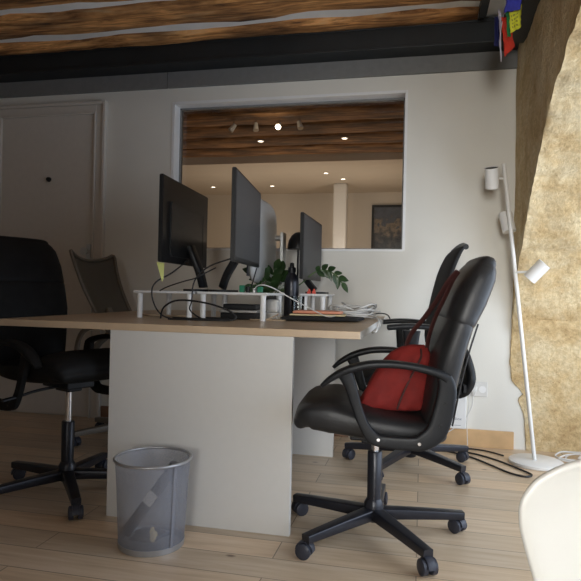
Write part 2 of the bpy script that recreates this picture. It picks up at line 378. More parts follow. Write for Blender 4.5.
# outer skin of the thick wall so that no light leaks, and the pier nearer than the arch
struct(link('wall_outer', BX(((0.56, YF, 1.98), (1.45, W, ZC)), ((0.53, YF, 0), (1.45, -0.56, ZC)), ((0.76, W + 0.02, 0), (1.45, W + t, ZC))), M['plaster']))
fr = BX(((1.36, -0.5, 0.0), (1.42, -0.44, 1.0)), ((1.36, 3.50, 0.0), (1.42, 3.56, 1.0)), ((1.36, 1.92, 0.0), (1.42, 1.98, 1.86)), ((1.36, -0.44, 0.0), (1.42, 3.5, 0.06)))
struct(link('window_3', fr, M['steel']))

# ceiling
struct(link('ceiling', BX(((XL, YF, ZC), (1.45, 9.0, ZC + 0.1))), M['plaster']))
def timber(name, y0, y1, zb, x0, x1, seed, zt=ZC + 0.005, bm_='beam'):
    bm = bmesh.new(); n = 44; rs = []
    for i in range(n + 1):
        x = x0 + (x1 - x0) * i / n
        f = lambda k, a=0.014: a * nz3((x * 2.2, seed * 7.3, k), 1.0) + 0.35 * a * nz3((x * 9, seed, k + 3), 1.0)
        ya, yb, zz = y0 + f(1, 0.045), y1 + f(2, 0.045), zb + f(3, 0.010)
        rs.append([(x, ya, zt), (x, ya + 0.004 + f(5, .006), zb + 0.020 + f(4, 0.01)), (x, ya + 0.022, zz), (x, (ya + yb) / 2, zz - 0.004 + f(7, .008)), (x, yb - 0.022, zz), (x, yb - 0.004, zb + 0.02 + f(6, 0.01)), (x, yb, zt)])
    rings(bm, rs)
    return struct(link(name, bm, M[bm_], smooth=True))
ys = [(3.345, 3.50)] + [(3.0 - 0.335 * k, 3.235 - 0.335 * k) for k in range(15)]
for k, (ya_, yb_) in enumerate(ys): timber('trim_%d' % (k + 1), ya_, yb_, 2.428, -4.2, 0.27, k + 1)
# trimmer steel across the beam ends and along the stone wall
struct(link('trim_16', BX(((0.44, YF, 2.26), (0.53, 3.40, ZC))), M['steel'], bevel=0.004))
struct(link('trim_17', BX(((0.27, YF, 2.40), (0.31, 3.37, ZC))), M['steel'], bevel=0.003))
# steel beam over the back wall: upper flange, web, lower flange
st = bmesh.new()
box(st, (XL, 3.445, 2.298), (XC, 3.60, 2.318)); box(st, (XL, 3.455, 2.318), (XC, 3.475, 2.432)); box(st, (XL, 3.448, 2.418), (XC, 3.60, 2.435))
struct(link('trim_18', st, M['steel'], bevel=0.004))
gb = bmesh.new(); box(gb, (XL, 3.585, 2.198), (-1.66, 3.609, 2.298)); box(gb, (-1.655, 3.585, 2.198), (XC, 3.609, 2.298))
struct(link('trim_19', gb, M['greyband']))
struct(link('trim_20', BX(((0.18, 2.74, 2.37), (0.285, 2.86, 2.46))), M['beam'], bevel=0.01))

# interior window: frame + pane
fb = bmesh.new(); yy0, yy1 = 3.695, 3.725; fw = 0.014
for a, b in (((wx0, yy0, wz0), (wx0 + fw, yy1, wz1)), ((wx1 - fw, yy0, wz0), (wx1, yy1, wz1)), ((wx0, yy0, wz0), (wx1, yy1, wz0 + fw)), ((wx0, yy0, wz1 - fw), (wx1, yy1, wz1))): box(fb, a, b)
fr = struct(link('window_1', fb, M['greyband']))
link('pane', BX(((wx0 + fw, 3.706, wz0 + fw), (wx1 - fw, 3.712, wz1 - fw))), M['glass'], fr)
cb = bmesh.new()
e = 0.014
for a, b in (((wx0 - e, 3.606, wz0 - 0.004), (wx0 + 0.003, 3.70, wz1 + e)), ((wx0, 3.606, wz1 - 0.003), (wx1, 3.70, wz1 + e)), ((wx1 - 0.003, 3.606, wz0 - 0.004), (wx1 + 0.012, 3.70, wz1 + e)), ((wx0, 3.602, wz0 - 0.010), (wx1, 3.70, wz0 + 0.003))): box(cb, a, b)
link('casing', cb, M['trim'], fr)

# door with moulded frame (left)
db = bmesh.new(); dx0, dx1, dt = -2.985, -2.095, 2.135
def frame_rect(bm, x0, x1, z0, z1, w, y0, y1, bottom=False):
    box(bm, (x0, y0, z0), (x0 + w, y1, z1)); box(bm, (x1 - w, y0, z0), (x1, y1, z1)); box(bm, (x0 + w, y0, z1 - w), (x1 - w, y1, z1))
    if bottom: box(bm, (x0 + w, y0, z0), (x1 - w, y1, z0 + w))
frame_rect(db, dx0, dx1, 0, dt, 0.022, 3.575, 3.61); frame_rect(db, dx0 + 0.022, dx1 - 0.022, 0, dt - 0.022, 0.05, 3.59, 3.61); frame_rect(db, dx0 + 0.072, dx1 - 0.072, 0, dt - 0.072, 0.014, 3.58, 3.61)
tr = struct(link('trim_21', db, M['door'], bevel=0.004))
dd = struct(link('door_1', BX(((dx0 + 0.086, 3.597, 0.008), (dx1 - 0.086, 3.611, dt - 0.086))), M['door']))
k = bmesh.new(); cyl(k, (-2.521, 3.597, 1.615), (-2.521, 3.58, 1.615), 0.017, 0.014); link('peephole', k, M['plastic'], dd, smooth=True)
k = bmesh.new(); box(k, (-2.220, 3.588, 1.07), (-2.19, 3.597, 1.17)); cyl(k, (-2.205, 3.59, 1.12), (-2.205, 3.55, 1.12), 0.010); cyl(k, (-2.205, 3.555, 1.12), (-2.205, 3.53, 1.12), 0.022, 0.026)
link('door_handle', k, M['alu'], dd, smooth=True)
# skirting
struct(link('baseboard_back', BX(((-0.38, 3.592, 0), (0.532, 3.609, 0.100))), M['skirting'], bevel=0.002))
struct(link('baseboard_left', BX(((-2.09, 3.595, 0), (-0.42, 3.609, 0.085))), M['skirtdark'], bevel=0.002))

# ------------------------------------------------------------------ the room behind the window
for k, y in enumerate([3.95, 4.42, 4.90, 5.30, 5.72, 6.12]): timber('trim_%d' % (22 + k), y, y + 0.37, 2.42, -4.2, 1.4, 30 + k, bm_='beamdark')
struct(link('wall_far', BX(((XL, 8.7, 0), (1.5, 8.8, ZC))), M['farwall']))
struct(link('wall_far_right', BX(((1.4, 3.75, 0), (1.5, 8.7, ZC))), M['farwall']))
struct(link('ceiling_lowered', BX(((XL, 6.55, 2.36), (1.4, 8.7, 2.45))), M['farwall']))
struct(link('trim_30', BX(((XL, 6.535, 2.35), (1.4, 6.56, 2.45))), M['farwall']))
pl = struct(link('trim_31', BX(((-1.20, 7.9, 0), (-1.02, 8.1, 2.36))), M['trim'], bevel=0.02))
# picture
pic = thing('framed_picture', 'black-framed dark landscape print on the far wall seen through the interior window', 'picture', (-0.36, 8.685, 1.85))
pf = bmesh.new(); frame_rect(pf, -0.38, 0.38, -0.46, 0.32, 0.035, -0.035, 0.0, True); link('picture_frame', pf, M['bezel'], pic)
link('print', BX(((-0.346, -0.016, -0.426), (0.346, -0.004, 0.286))), M['picture'], pic)
# spot rail: four little chrome spots
spots = [(-1.70, 0), (-1.49, 1), (-1.275, 2), (-1.09, 3)]
sl = ['pale metal spotlight angled left, leftmost of the four on the far room ceiling', 'pale metal spotlight hanging straight, second from left on the far room ceiling', 'lit glowing spotlight, third from left on the far room ceiling', 'pale metal spotlight, rightmost of the four small ones on the far room ceiling']
for x, i in spots:
    s = thing('spotlight', sl[i], 'spotlight', (x, 5.10, 2.415), 0, 'ceiling spotlights in the far room')
    link('stem', CY(((0, 0, 0), (0, 0, -0.05), 0.005)), M['chrome'], s, smooth=True)
    d = [V((-0.55, -0.2, -0.8)), V((0.1, -0.3, -1)), V((0.0, -0.75, -0.6)), V((0.35, -0.35, -1))][i].normalized()
    b_ = bmesh.new(); c0 = V((0, 0, -0.05)); cyl(b_, c0 - d * 0.025, c0 + d * 0.045, 0.017, 0.026)
    link('spot_head', b_, M['whitegloss'], s, smooth=True)
    b_ = bmesh.new(); cyl(b_, c0 + d * 0.044, c0 + d * 0.050, 0.024); link('bulb', b_, M['bulb'] if i == 2 else M['alu'], s, smooth=True)
dl = [((-1.64, 5.80, 2.411), 'recessed downlight in the dark timber, left of the pair'), ((-0.78, 5.80, 2.411), 'recessed downlight in the dark timber, right of the pair'),
      ((-2.95, 8.0, 2.357), 'recessed downlight in the lowered white ceiling, leftmost of that row'), ((-2.08, 8.0, 2.357), 'recessed downlight in the lowered white ceiling, between the two tall screens'),
      ((-1.03, 7.6, 2.357), 'recessed downlight in the lowered white ceiling above the white column, lower of two'), ((-1.19, 7.2, 2.357), 'recessed downlight in the lowered white ceiling, nearest to the timber edge')]
for p, lb in dl:
    s = thing('downlight', lb, 'ceiling light', p, 0, 'recessed downlights in the far room')
    link('trim_ring', LT([(0.036, 0.004), (0.036, -0.004), (0.027, -0.005)]), M['trim'], s, smooth=True)
    link('lens', LT([(0.026, 0.002), (0.026, -0.0055)]), M['bulbdim'], s, smooth=True)

# ------------------------------------------------------------------ desk
desk = thing('desk', 'large white-sided office desk with pale oak top and two white panels below', 'desk', (-0.95, 2.8, 0))
def off(bm, o): return xform(bm, Matrix.Translation(-V(o)))
DO = (-0.95, 2.8, 0)
link('desktop', off(BX(((-1.668, 2.066, 0.718), (-0.208, 3.585, 0.7451))), DO), M['oak'], desk, bevel=0.0015)
e_ = link('panel', off(BX(((-1.171, 2.072, 0.0), (-0.448, 2.097, 0.718))), DO), M['white'], desk, bevel=0.001)
link('panel', off(BX(((-1.171, 3.133, 0.0), (-0.448, 3.158, 0.718))), DO), M['white'], desk, bevel=0.001)
link('edge_band', off(BX(((-0.208, 2.067, 0.7185), (-0.2065, 3.584, 0.7447))), DO), M['white'], desk)

TZ = 0.7455
# ------------------------------------------------------------------ chairs
def star_base(root, radius=0.31, a0=0.0, lm=None, cm=None, hub_top=0.33, legz=(0.115, 0.085), lw=(0.026, 0.018), bars=True, ch=0.045):
    lm = lm or M['metalblk']; cm = cm or M['caster']
    h = bmesh.new(); lathe(h, [(0.028, 0.050), (0.035, 0.056), (0.036, 0.115), (0.027, 0.132)])
    link('hub', h, lm, root, smooth=True)
    h = bmesh.new(); lathe(h, [(0.026, 0.13), (0.027, 0.30), (0.024, 0.305)]); link('gas_column', h, lm, root, smooth=True)
    h = bmesh.new(); lathe(h, [(0.014, 0.29), (0.014, hub_top)]); link('piston', h, M['chrome'], root, smooth=True)
    for i in range(5):
        a = a0 + i * 2 * PI / 5; d = V((math.cos(a), math.sin(a), 0)); s = V((-math.sin(a), math.cos(a), 0))
        b = bmesh.new()
        sweep(b, [d * 0.025 + V((0, 0, legz[0] - 0.02)), d * (radius * 0.5) + V((0, 0, (legz[0] + legz[1]) / 2 - 0.015)), d * (radius + 0.012) + V((0, 0, legz[1] - 0.014))], [lw[0], (lw[0] + lw[1]) / 2, lw[1]], [0.021, 0.018, 0.014], side=s, e=7, k=3, n=20)
        leg = link('leg', b, lm, root, smooth=True)
        # caster: hood, axle and two wheels
        c = bmesh.new(); w = V((math.cos(a + 0.6 + i), math.sin(a + 0.6 + i), 0)); ctr = d * radius + V((0, 0, 0.026)); f = V((-w.y, w.x, 0))
        cyl(c, d * radius + V((0, 0, 0.035)), d * radius + V((0, 0, legz[1] - 0.012)), 0.008, n=12)
        for sg in (-1, 1):
            o = ctr + w * sg * 0.017 + f * 0.010
            prof = [(-0.010, 0.020), (-0.008, 0.0255), (0.007, 0.0262), (0.010, 0.021), (0.0115, 0.008)]
            rs = []
            for q, rr in prof: rs.append([o + w * q * sg + (f * math.cos(2 * PI * j / 22) + V((0, 0, 1)) * math.sin(2 * PI * j / 22)) * rr for j in range(22)])
            rings(c, rs)
        pts = [ctr + f * 0.010 + (f * math.cos(t_) + V((0, 0, 1)) * math.sin(t_)) * 0.029 for t_ in [x * 0.35 for x in range(0, 10)]]
        sweep(c, pts, 0.013, 0.003, side=w, k=1, e=6, n=12)
        link('caster', c, cm, leg, smooth=True)

def exec_chair(loc, rz, label, dz=0.0, mt='leather', pm='plastic', a0=0.0, bo=0.0, wide=1.0):
    r = thing('office_chair', label, 'chair', loc, rz)
    lt = M[mt]
    star_base(r, 0.324, a0, hub_top=0.375 + dz, legz=(0.098, 0.080))
    link('mechanism', BX(((-0.10, -0.065, 0.352 + dz), (0.09, 0.065, 0.385 + dz)), ((-0.05, -0.035, 0.335 + dz), (0.05, 0.035, 0.355 + dz))), M['plastic'], r, bevel=0.006)
    lv = TB([(0.02, -0.06, 0.362 + dz), (0.03, -0.16, 0.358 + dz), (0.035, -0.24, 0.345 + dz)], 0.006); sweep(lv, [(0.034, -0.235, 0.346 + dz), (0.036, -0.31, 0.336 + dz)], 0.013, 0.005, side=(1, 0, 0), k=1)
    link('lever', lv, M['plastic'], r, smooth=True)
    s = SW([(-0.215, 0, 0.420 + dz), (-0.10, 0, 0.424 + dz), (0.04, 0, 0.438 + dz), (0.15, 0, 0.458 + dz), (0.225, 0, 0.456 + dz), (0.256, 0, 0.434 + dz)], [0.20, 0.222, 0.228, 0.230, 0.222, 0.205], [0.040, 0.046, 0.055, 0.066, 0.056, 0.032], e=3.6, tend=0.018, n=40)
    seat = link('seat', s, lt, r, smooth=True)
    # back: two cushions with a seam, plus a plastic-like rear shell
    low = SW([(-0.195 + bo, 0, 0.43 + dz), (-0.215 + bo, 0, 0.55 + dz), (-0.238 + bo, 0, 0.67 + dz), (-0.272 + bo, 0, 0.785 + dz)], [0.195 * wide, 0.218 * wide, 0.236 * wide, 0.240 * wide], [0.048, 0.052, 0.052, 0.048], e=3.4, tend=0.012, n=40)
    back = link('backrest', low, lt, r, smooth=True)
    top = SW([(-0.276 + bo, 0, 0.797 + dz), (-0.305 + bo, 0, 0.87 + dz), (-0.338 + bo, 0, 0.945 + dz), (-0.354 + bo, 0, 0.985 + dz)], [0.239 * wide, 0.238 * wide, 0.228 * wide, 0.200 * wide], [0.052, 0.058, 0.052, 0.036], e=3.4, tend=0.024, n=40)
    link('headrest', top, lt, r, smooth=True)
    # stitched panel seam lines on the side
    for sg in (-1, 1):
        link('piping', TB([(-0.250 + bo, sg * 0.188 * wide, 0.45 + dz), (-0.268 + bo, sg * 0.214 * wide, 0.58 + dz), (-0.290 + bo, sg * 0.230 * wide, 0.69 + dz), (-0.318 + bo, sg * 0.232 * wide, 0.79 + dz)], 0.003), lt, back, smooth=True)
    for sg in (-1, 1):
        y = sg * 0.247
        b = bmesh.new()
        loop = [(0.178, y, 0.572), (0.145, y, 0.600), (0.09, y, 0.630), (0.01, y, 0.650), (-0.09, y, 0.650), (-0.185, y, 0.632), (-0.225, y, 0.612)]
        sweep(b, loop, [0.016, 0.024, 0.028, 0.028, 0.026, 0.022, 0.018], [0.007, 0.011, 0.013, 0.013, 0.012, 0.013, 0.016], e=3)
        sweep(b, [(-0.215, y, 0.618), (-0.224, y, 0.575), (-0.212, y, 0.50), (-0.192, y, 0.44), (-0.155, y, 0.408), (-0.12, y, 0.398), (-0.03, y, 0.400), (0.0, y, 0.412)], [0.016, 0.014, 0.013, 0.013, 0.013, 0.012, 0.011, 0.011], [0.022, 0.030, 0.033, 0.033, 0.028, 0.022, 0.020, 0.014], e=4)
        sweep(b, [(0.105, y, 0.622), (0.083, y, 0.575), (0.062, y, 0.51), (0.040, y, 0.455), (0.010, y, 0.412), (-0.03, y, 0.396)], [0.020, 0.016, 0.013, 0.013, 0.012, 0.012], [0.026, 0.020, 0.017, 0.017, 0.021, 0.016], e=4)
        arm = link('armrest', b, M[pm], r, smooth=True)
        for (bx, bz) in ((-0.220, 0.535), (-0.205, 0.462), (-0.140, 0.402), (-0.01, 0.408)):
            k_ = bmesh.new(); cyl(k_, (bx, y + sg * 0.010, bz), (bx, y + sg * 0.0165, bz), 0.0055, n=14); link('screw', k_, M['chrome'] if bx > -0.2 and pm == 'plastic' else M['bezel'], arm, smooth=True)
    return r

PSI = math.radians(184)
A0 = math.radians(17) - PSI
chA = exec_chair((-0.156, 2.183, 0), PSI, 'black leather armchair on castors in the foreground, holding a red bag', 0.0, 'leather', 'plastic', A0)
PSC = math.radians(-24)
chC = exec_chair((-1.472, 2.27, 0), PSC, 'black leather swivel armchair at the left edge of the photo, behind the desk corner', 0.10, 'leather2', 'leather2', math.radians(21) - PSC, bo=-0.15, wide=0.95)

# red shoulder bag on chair A
def bag():
    r = thing('shoulder_bag', 'red fabric shoulder bag with dark strap hung on the foreground chair', 'bag', (-0.085, 2.20, 0.52))
    O = V((-0.085, 2.20, 0.52))
    b = bmesh.new()
    # body: trapezoid slab, sections from bottom to top (world X along seat), facing the camera
    secs = [(0.472, -0.19, 0.005, 0.045), (0.480, -0.21, 0.022, 0.070), (0.50, -0.208, 0.028, 0.078), (0.54, -0.190, 0.030, 0.078), (0.59, -0.165, 0.030, 0.070), (0.64, -0.132, 0.030, 0.058), (0.675, -0.10, 0.030, 0.042), (0.694, -0.065, 0.022, 0.024), (0.702, -0.035, 0.010, 0.010)]
    rs = []
    n = 36
    for z, xa, xb, hy in secs:
        sec = []
        for j in range(n):
            c, s = math.cos(2 * PI * j / n), math.sin(2 * PI * j / n)
            cx, hx = (xa + xb) / 2, (xb - xa) / 2
            x = cx + hx * math.copysign(abs(c) ** 0.6, c); y = 2.135 + hy * math.copysign(abs(s) ** 0.75, s) + 0.25 * (x + 0.09) * 0.3
            w = 0.010 * nz3((x * 14, y * 14, z * 9)) + 0.006 * nz3((x * 30, y * 20, z * 12))
            sec.append(V((x + w * c, y + w * s * 1.6, z)) - O)
        rs.append(sec)
    rings(b, rs)
    bmesh.ops.subdivide_edges(b, edges=b.edges[:], cuts=1, use_grid_fill=True)
    for v in b.verts:
        v.co += V((0.003, 0.012, 0.0)) * nz3(v.co, 38)
    body = link('bag_body', b, M['red'], r, smooth=True)
    link('seam', TB([V(p) - O for p in ((-0.075, 2.058, 0.485), (-0.06, 2.058, 0.53), (-0.03, 2.066, 0.60), (0.0, 2.085, 0.66), (0.0, 2.11, 0.69))], 0.0035), M['strap'], body, smooth=True)
    st = SW([V(p) - O for p in ((-0.055, 2.135, 0.682), (-0.035, 2.13, 0.74), (0.01, 2.12, 0.80), (0.055, 2.10, 0.87), (0.085, 2.07, 0.925), (0.115, 2.055, 0.962))], 0.012, 0.0028, side=(0.5, 0.75, -0.3), n=12)
    link('strap', st, M['strap'], r, smooth=True)
    st = SW([V(p) - O for p in ((0.018, 2.14, 0.675), (0.028, 2.13, 0.74), (0.05, 2.12, 0.81), (0.08, 2.10, 0.88), (0.10, 2.08, 0.93), (0.118, 2.06, 0.962))], 0.011, 0.0028, side=(0.5, 0.75, -0.3), n=12)
    link('strap', st, M['strap'], r, smooth=True)
    link('buckle', CY((V((-0.048, 2.120, 0.685)) - O, V((-0.048, 2.112, 0.688)) - O, 0.006)), M['alu'], r, smooth=True)
bag()

# chair B : task chair behind chair A
def task_chair():
    a = math.radians(186)
    r = thing('office_chair', 'black mesh-backed task chair with flat arm pads behind the foreground chair', 'chair', (-0.045, 3.09, 0), a)
    star_base(r, 0.325, math.radians(30) - a, hub_top=0.40)
    link('mechanism', BX(((-0.12, -0.08, 0.37), (0.13, 0.08, 0.425)),), M['plastic'], r, bevel=0.01)
    link('seat', SW([(-0.20, 0, 0.475), (-0.05, 0, 0.462), (0.10, 0, 0.468), (0.20, 0, 0.468), (0.25, 0, 0.445)], [0.20, 0.235, 0.24, 0.235, 0.21], [0.034, 0.038, 0.04, 0.036, 0.024], e=3.4, tend=0.014, n=36), M['fabric'], r, smooth=True)
    link('backrest', SW([(-0.12, 0, 0.56), (-0.095, 0, 0.66), (-0.118, 0, 0.82), (-0.155, 0, 0.98), (-0.192, 0, 1.075), (-0.215, 0, 1.108)], [0.17, 0.21, 0.225, 0.222, 0.212, 0.20], [0.016, 0.018, 0.018, 0.018, 0.016, 0.010], e=3.6, tend=0.006, n=36), M['fabric'], r, smooth=True)
    link('back_rail', TB([(-0.225, -0.195, 1.112), (-0.232, -0.09, 1.126), (-0.234, 0, 1.130), (-0.232, 0.09, 1.126), (-0.225, 0.195, 1.112)], 0.014), M['plastic'], r, smooth=True)
    br = bmesh.new()
    sweep(br, [(-0.10, 0, 0.40), (-0.19, 0, 0.385), (-0.25, 0, 0.41), (-0.275, 0, 0.48), (-0.255, 0, 0.58), (-0.205, 0, 0.70), (-0.155, 0, 0.80)], [0.05, 0.10, 0.15, 0.17, 0.14, 0.06, 0.04], [0.018, 0.022, 0.024, 0.024, 0.022, 0.018, 0.014], e=4)
    bk = link('back_bracket', br, M['plastic'], r, smooth=True)
    rb = bmesh.new()
    for j in range(6): box(rb, (-0.272 + j * 0.024, -0.155, 0.372 + (5 - j) * 0.010), (-0.260 + j * 0.024, 0.155, 0.400 + (5 - j) * 0.012))
    link('rib', rb, M['bezel'], bk)
    for sg in (-1, 1):
        y = sg * 0.265; b = bmesh.new()
        sweep(b, [(0.03, sg * 0.10, 0.415), (0.03, sg * 0.22, 0.42), (0.03, sg * 0.27, 0.46)], 0.03, 0.012, side=(1, 0, 0), e=5)
        sweep(b, [(0.03, y, 0.45), (0.03, y, 0.60), (0.028, y, 0.71)], [0.016, 0.017, 0.03], [0.030, 0.030, 0.042], side=(0, 1, 0), e=4)
        arm = link('armrest', b, M['plastic'], r, smooth=True)
        link('arm_pad', SW([(-0.11, y, 0.722), (-0.03, y, 0.73), (0.05, y, 0.731), (0.135, y, 0.722)], [0.035, 0.045, 0.045, 0.035], 0.013, e=4, tend=0.006), M['plastic'], arm, smooth=True)
task_chair()

# chair D : taupe net-back chair behind the desk on the left
def net_chair():
    r = thing('office_chair', 'taupe net-backed chair leaning back between the desk and the door', 'chair', (-1.635, 3.15, 0), 0)
    star_base(r, 0.31, math.radians(12), lm=M['taupe'], hub_top=0.41)
    link('seat', SW([(-0.17, 0, 0.472), (0, 0, 0.462), (0.16, 0, 0.47), (0.24, 0, 0.45)], [0.20, 0.225, 0.225, 0.20], [0.03, 0.036, 0.036, 0.022], e=3.4, tend=0.012), M['fabric'], r, smooth=True)
    link('mechanism', BX(((-0.12, -0.08, 0.39), (0.11, 0.08, 0.43))), M['taupe'], r, bevel=0.01)
    # net: curved sheet with thickness
    b = bmesh.new(); R_ = []
    for i in range(13):
        t_ = i / 12; z = 0.60 + 0.46 * t_; xc = -0.03 - 0.235 * t_ - 0.03 * math.sin(t_ * PI); hw = 0.18 + 0.055 * t_
        R_.append([(xc - 0.035 * (1 - (j / 8) ** 2) + 0.0 , j / 8 * hw, z + 0.02 * t_ - 0.040 * (1 - (j / 8) ** 2) * t_) for j in range(-8, 9)])
    vv = [[b.verts.new(p) for p in q] for q in R_]
    for p, q in zip(vv, vv[1:]):
        for j in range(16): b.faces.new((p[j], p[j + 1], q[j + 1], q[j]))
    n_ = link('net_back', b, M['net'], r, smooth=True); so = n_.modifiers.new('t', 'SOLIDIFY'); so.thickness = 0.004
    ed = [R_[0][0]] + [q[0] for q in R_[2::2]] + [p for p in R_[-1][2:-1:2]] + [R_[-1][-1]] + [q[-1] for q in R_[-3::-2]] + [p for p in R_[0][-3:1:-2]]
    link('back_frame', TB(ed, 0.009, closed=True, k=3), M['taupe'], r, smooth=True)
    link('back_spine', SW([(-0.08, 0, 0.41), (-0.22, 0, 0.42), (-0.24, 0, 0.52), (-0.13, 0, 0.64), (-0.16, 0, 0.76)], [0.03, 0.03, 0.03, 0.04, 0.02], 0.012), M['taupe'], r, smooth=True)
    for sg in (-1, 1):
        y = sg * 0.25
        link('armrest', SW([(-0.17, y * 0.8, 0.43), (-0.20, y, 0.50), (-0.19, y, 0.60), (-0.14, y, 0.655), (-0.03, y, 0.665), (0.08, y, 0.66)], [0.012, 0.012, 0.012, 0.018, 0.024, 0.022], [0.012, 0.012, 0.012, 0.012, 0.011, 0.010]), M['taupe'], r, smooth=True)
net_chair()

# white moulded chair, close to the camera
def shell_chair():
    r = thing('shell_chair', 'white moulded plastic chair close to the lens at lower right', 'chair', (0.312, 0.36, 0.0))
    b = bmesh.new(); nU, nV = 28, 60; G = []
    for j in range(nV + 1):
        t_ = j / nV
        if t_ < 0.5:   # seat, front -> back
            s = t_ / 0.5; y = -0.20 + 0.36 * s; z = 0.455 - 0.025 * math.sin(s * PI) ; hw = 0.20 + 0.012 * math.sin(s * PI); lift = 0.03
            if s < 0.15: hw *= 0.82 + 0.18 * math.sqrt(1 - (1 - s / 0.15) ** 2); z -= 0.03 * (1 - s / 0.15)
        else:
            s = (t_ - 0.5) / 0.5; s = 1 - (1 - s) ** 1.5; y = 0.16 + 0.06 * math.sin(min(1, s * 2) * PI / 2) + 0.02 * s; z = 0.455 + 0.298 * s
            lift = 0.0; z -= 0.0; tb_ = [(0.455, 0.19), (0.48, 0.18), (0.52, 0.184), (0.60, 0.202), (0.65, 0.218), (0.68, 0.226), (0.70, 0.226), (0.718, 0.215), (0.732, 0.194), (0.742, 0.163), (0.749, 0.12), (0.754, 0.02)]
            for (za, ha), (zb, hb) in zip(tb_, tb_[1:]):
                if za <= z <= zb: hw = ha + (hb - ha) * (z - za) / (zb - za)
        hw = max(hw, 0.012)
        row = []
        for i in range(nU + 1):
            u = -1 + 2 * i / nU; c = u * u
            row.append(b.verts.new((u * hw, y - (0.045 * c * (1 if t_ > 0.5 else 0)), z + lift * c * (1 - abs(2 * t_ - 1) * 0.3 if t_ < 0.5 else 0))))
        G.append(row)
    for p, q in zip(G, G[1:]):
        for i in range(nU): b.faces.new((p[i], p[i + 1], q[i + 1], q[i]))
    o = link('seat_shell', b, M['shell'], r, smooth=True); so = o.modifiers.new('t', 'SOLIDIFY'); so.thickness = 0.008; so.offset = 0
    ss = o.modifiers.new('s', 'SUBSURF'); ss.levels = 1; ss.render_levels = 1
    for sx in (-1, 1):
        for sy in (-1, 1):
            link('leg', CY(((sx * 0.09, sy * 0.09, 0.43), (sx * 0.17, sy * 0.18, 0.0), 0.013, 0.009)), M['alu'], r, smooth=True)
shell_chair()

# ------------------------------------------------------------------ monitor risers and screens
RZ = 0.872
def riser(x0, x1, y0, y1, label, zt=RZ, g='white monitor risers on the desk'):
    o = V(((x0 + x1) / 2, (y0 + y1) / 2, TZ)); r = thing('monitor_riser', label, 'monitor riser', o, 0, g)
    hx, hy, h = (x1 - x0) / 2, (y1 - y0) / 2, zt - TZ
    b = BX(((-hx, -hy, h - 0.012), (hx, hy, h))); link('shelf', b, M['whitegloss'], r, bevel=0.005)
    for sx in (-1, 1):
        for sy in (-1, 1):
            px, py = sx * (hx - 0.025), sy * (hy - 0.022)
            link('leg', LT([(0.0125, 0), (0.0125, h - 0.03), (0.0145, h - 0.012)], o=(px, py, 0)), M['whitegloss'], r, smooth=True)
riser(-1.300, -1.006, 2.495, 2.86, 'white monitor riser under the left screen, leftmost on the desk')
riser(-0.998, -0.665, 2.515, 2.86, 'white monitor riser with clutter beneath, middle of the desk')
riser(-0.608, -0.465, 2.93, 3.20, 'small white monitor riser under the small right screen')

def monitor(name_label, base, panel_c, yaw, w, h, neck, screen_side=1, facemat='screen', th=0.018, bz=0.012, tilt=0.0):
    """base on riser; panel centre in world; yaw = direction the screen faces"""
    r = thing('monitor', name_label, 'monitor', base)
    B = V(base); c = V(panel_c) - B
    mt = Matrix.Translation(c) @ Matrix.Rotation(yaw, 4, 'Z') @ Matrix.Rotation(tilt, 4, 'Y')
    # panel local: +x is the screen normal
    b = BX(((-0.012, -w / 2, -h / 2), (0.006, w / 2, h / 2))); bmesh.ops.bevel(b, geom=b.edges[:], offset=0.003, segments=2, affect='EDGES')
    p = link('housing', xform(b, mt), M['bezel'], r, smooth=True)
    b = BX(((-th, -w * 0.36, -h * 0.42), (-0.011, w * 0.36, h * 0.22))); bmesh.ops.bevel(b, geom=b.edges[:], offset=0.008, segments=2, affect='EDGES')
    link('rear_cover', xform(b, mt), M['plastic'], r, smooth=True)
    b = BX(((0.0055, -w / 2 + bz, -h / 2 + bz * 1.6), (0.0075, w / 2 - bz, h / 2 - bz))); link('screen', xform(b, mt), M[facemat], r)
    b = bmesh.new(); sweep(b, [V(q) - B for q in neck], 0.034, 0.016, side=(math.sin(yaw), -math.cos(yaw), 0), e=4); link('stand_neck', b, M['plastic'], r, smooth=True)
    b = bmesh.new(); pts = [( 0.054 * math.copysign(abs(math.cos(a)) ** 0.6, math.cos(a)), 0.115 * math.copysign(abs(math.sin(a)) ** 0.6, math.sin(a))) for a in [2 * PI * j / 32 for j in range(32)]]
    prism(b, pts, 'z', 0, 0.010); link('stand_base', b, M['plastic'], r, smooth=True)
    return r
# A : back to the camera
monitor('black monitor seen from behind with a yellow note, leftmost on the desk', (-1.048, 2.68, RZ), (-1.085, 2.575, 1.175), math.radians(183.5), 0.625, 0.365,
        [(-1.066, 2.60, 1.08), (-1.045, 2.60, 1.03), (-1.02, 2.61, 0.96), (-1.012, 2.64, RZ + 0.018)])
nb = bmesh.new(); rings(nb, [[(-1.086, 2.285, 0.992), (-1.086, 2.36, 0.992), (-1.095, 2.375, 0.925), (-1.097, 2.365, 0.910)], [(-1.0855, 2.285, 0.992), (-1.0855, 2.36, 0.992), (-1.0942, 2.375, 0.925), (-1.0962, 2.365, 0.910)]])
tag(link('sticky_note', nb, M['note']), 'yellow sticky note hanging below the corner of the left monitor', 'sticky note')
# B : screen toward the right
monitor('tall black monitor with its grey screen toward the foreground chair, middle of the desk', (-0.932, 2.70, RZ), (-0.766, 2.53, 1.182), math.radians(6.5), 0.625, 0.372,
        [(-0.790, 2.54, 1.12), (-0.815, 2.55, 1.04), (-0.87, 2.57, 0.955), (-0.918, 2.64, RZ + 0.018)])
# C : small one further right
monitor('smaller black monitor with slim bezel beside the bottle and plant', (-0.543, 3.08, RZ), (-0.592, 3.17, 1.113), math.radians(0), 0.55, 0.335,
        [(-0.612, 3.16, 1.04), (-0.62, 3.15, 0.96), (-0.56, 3.10, RZ + 0.018)])

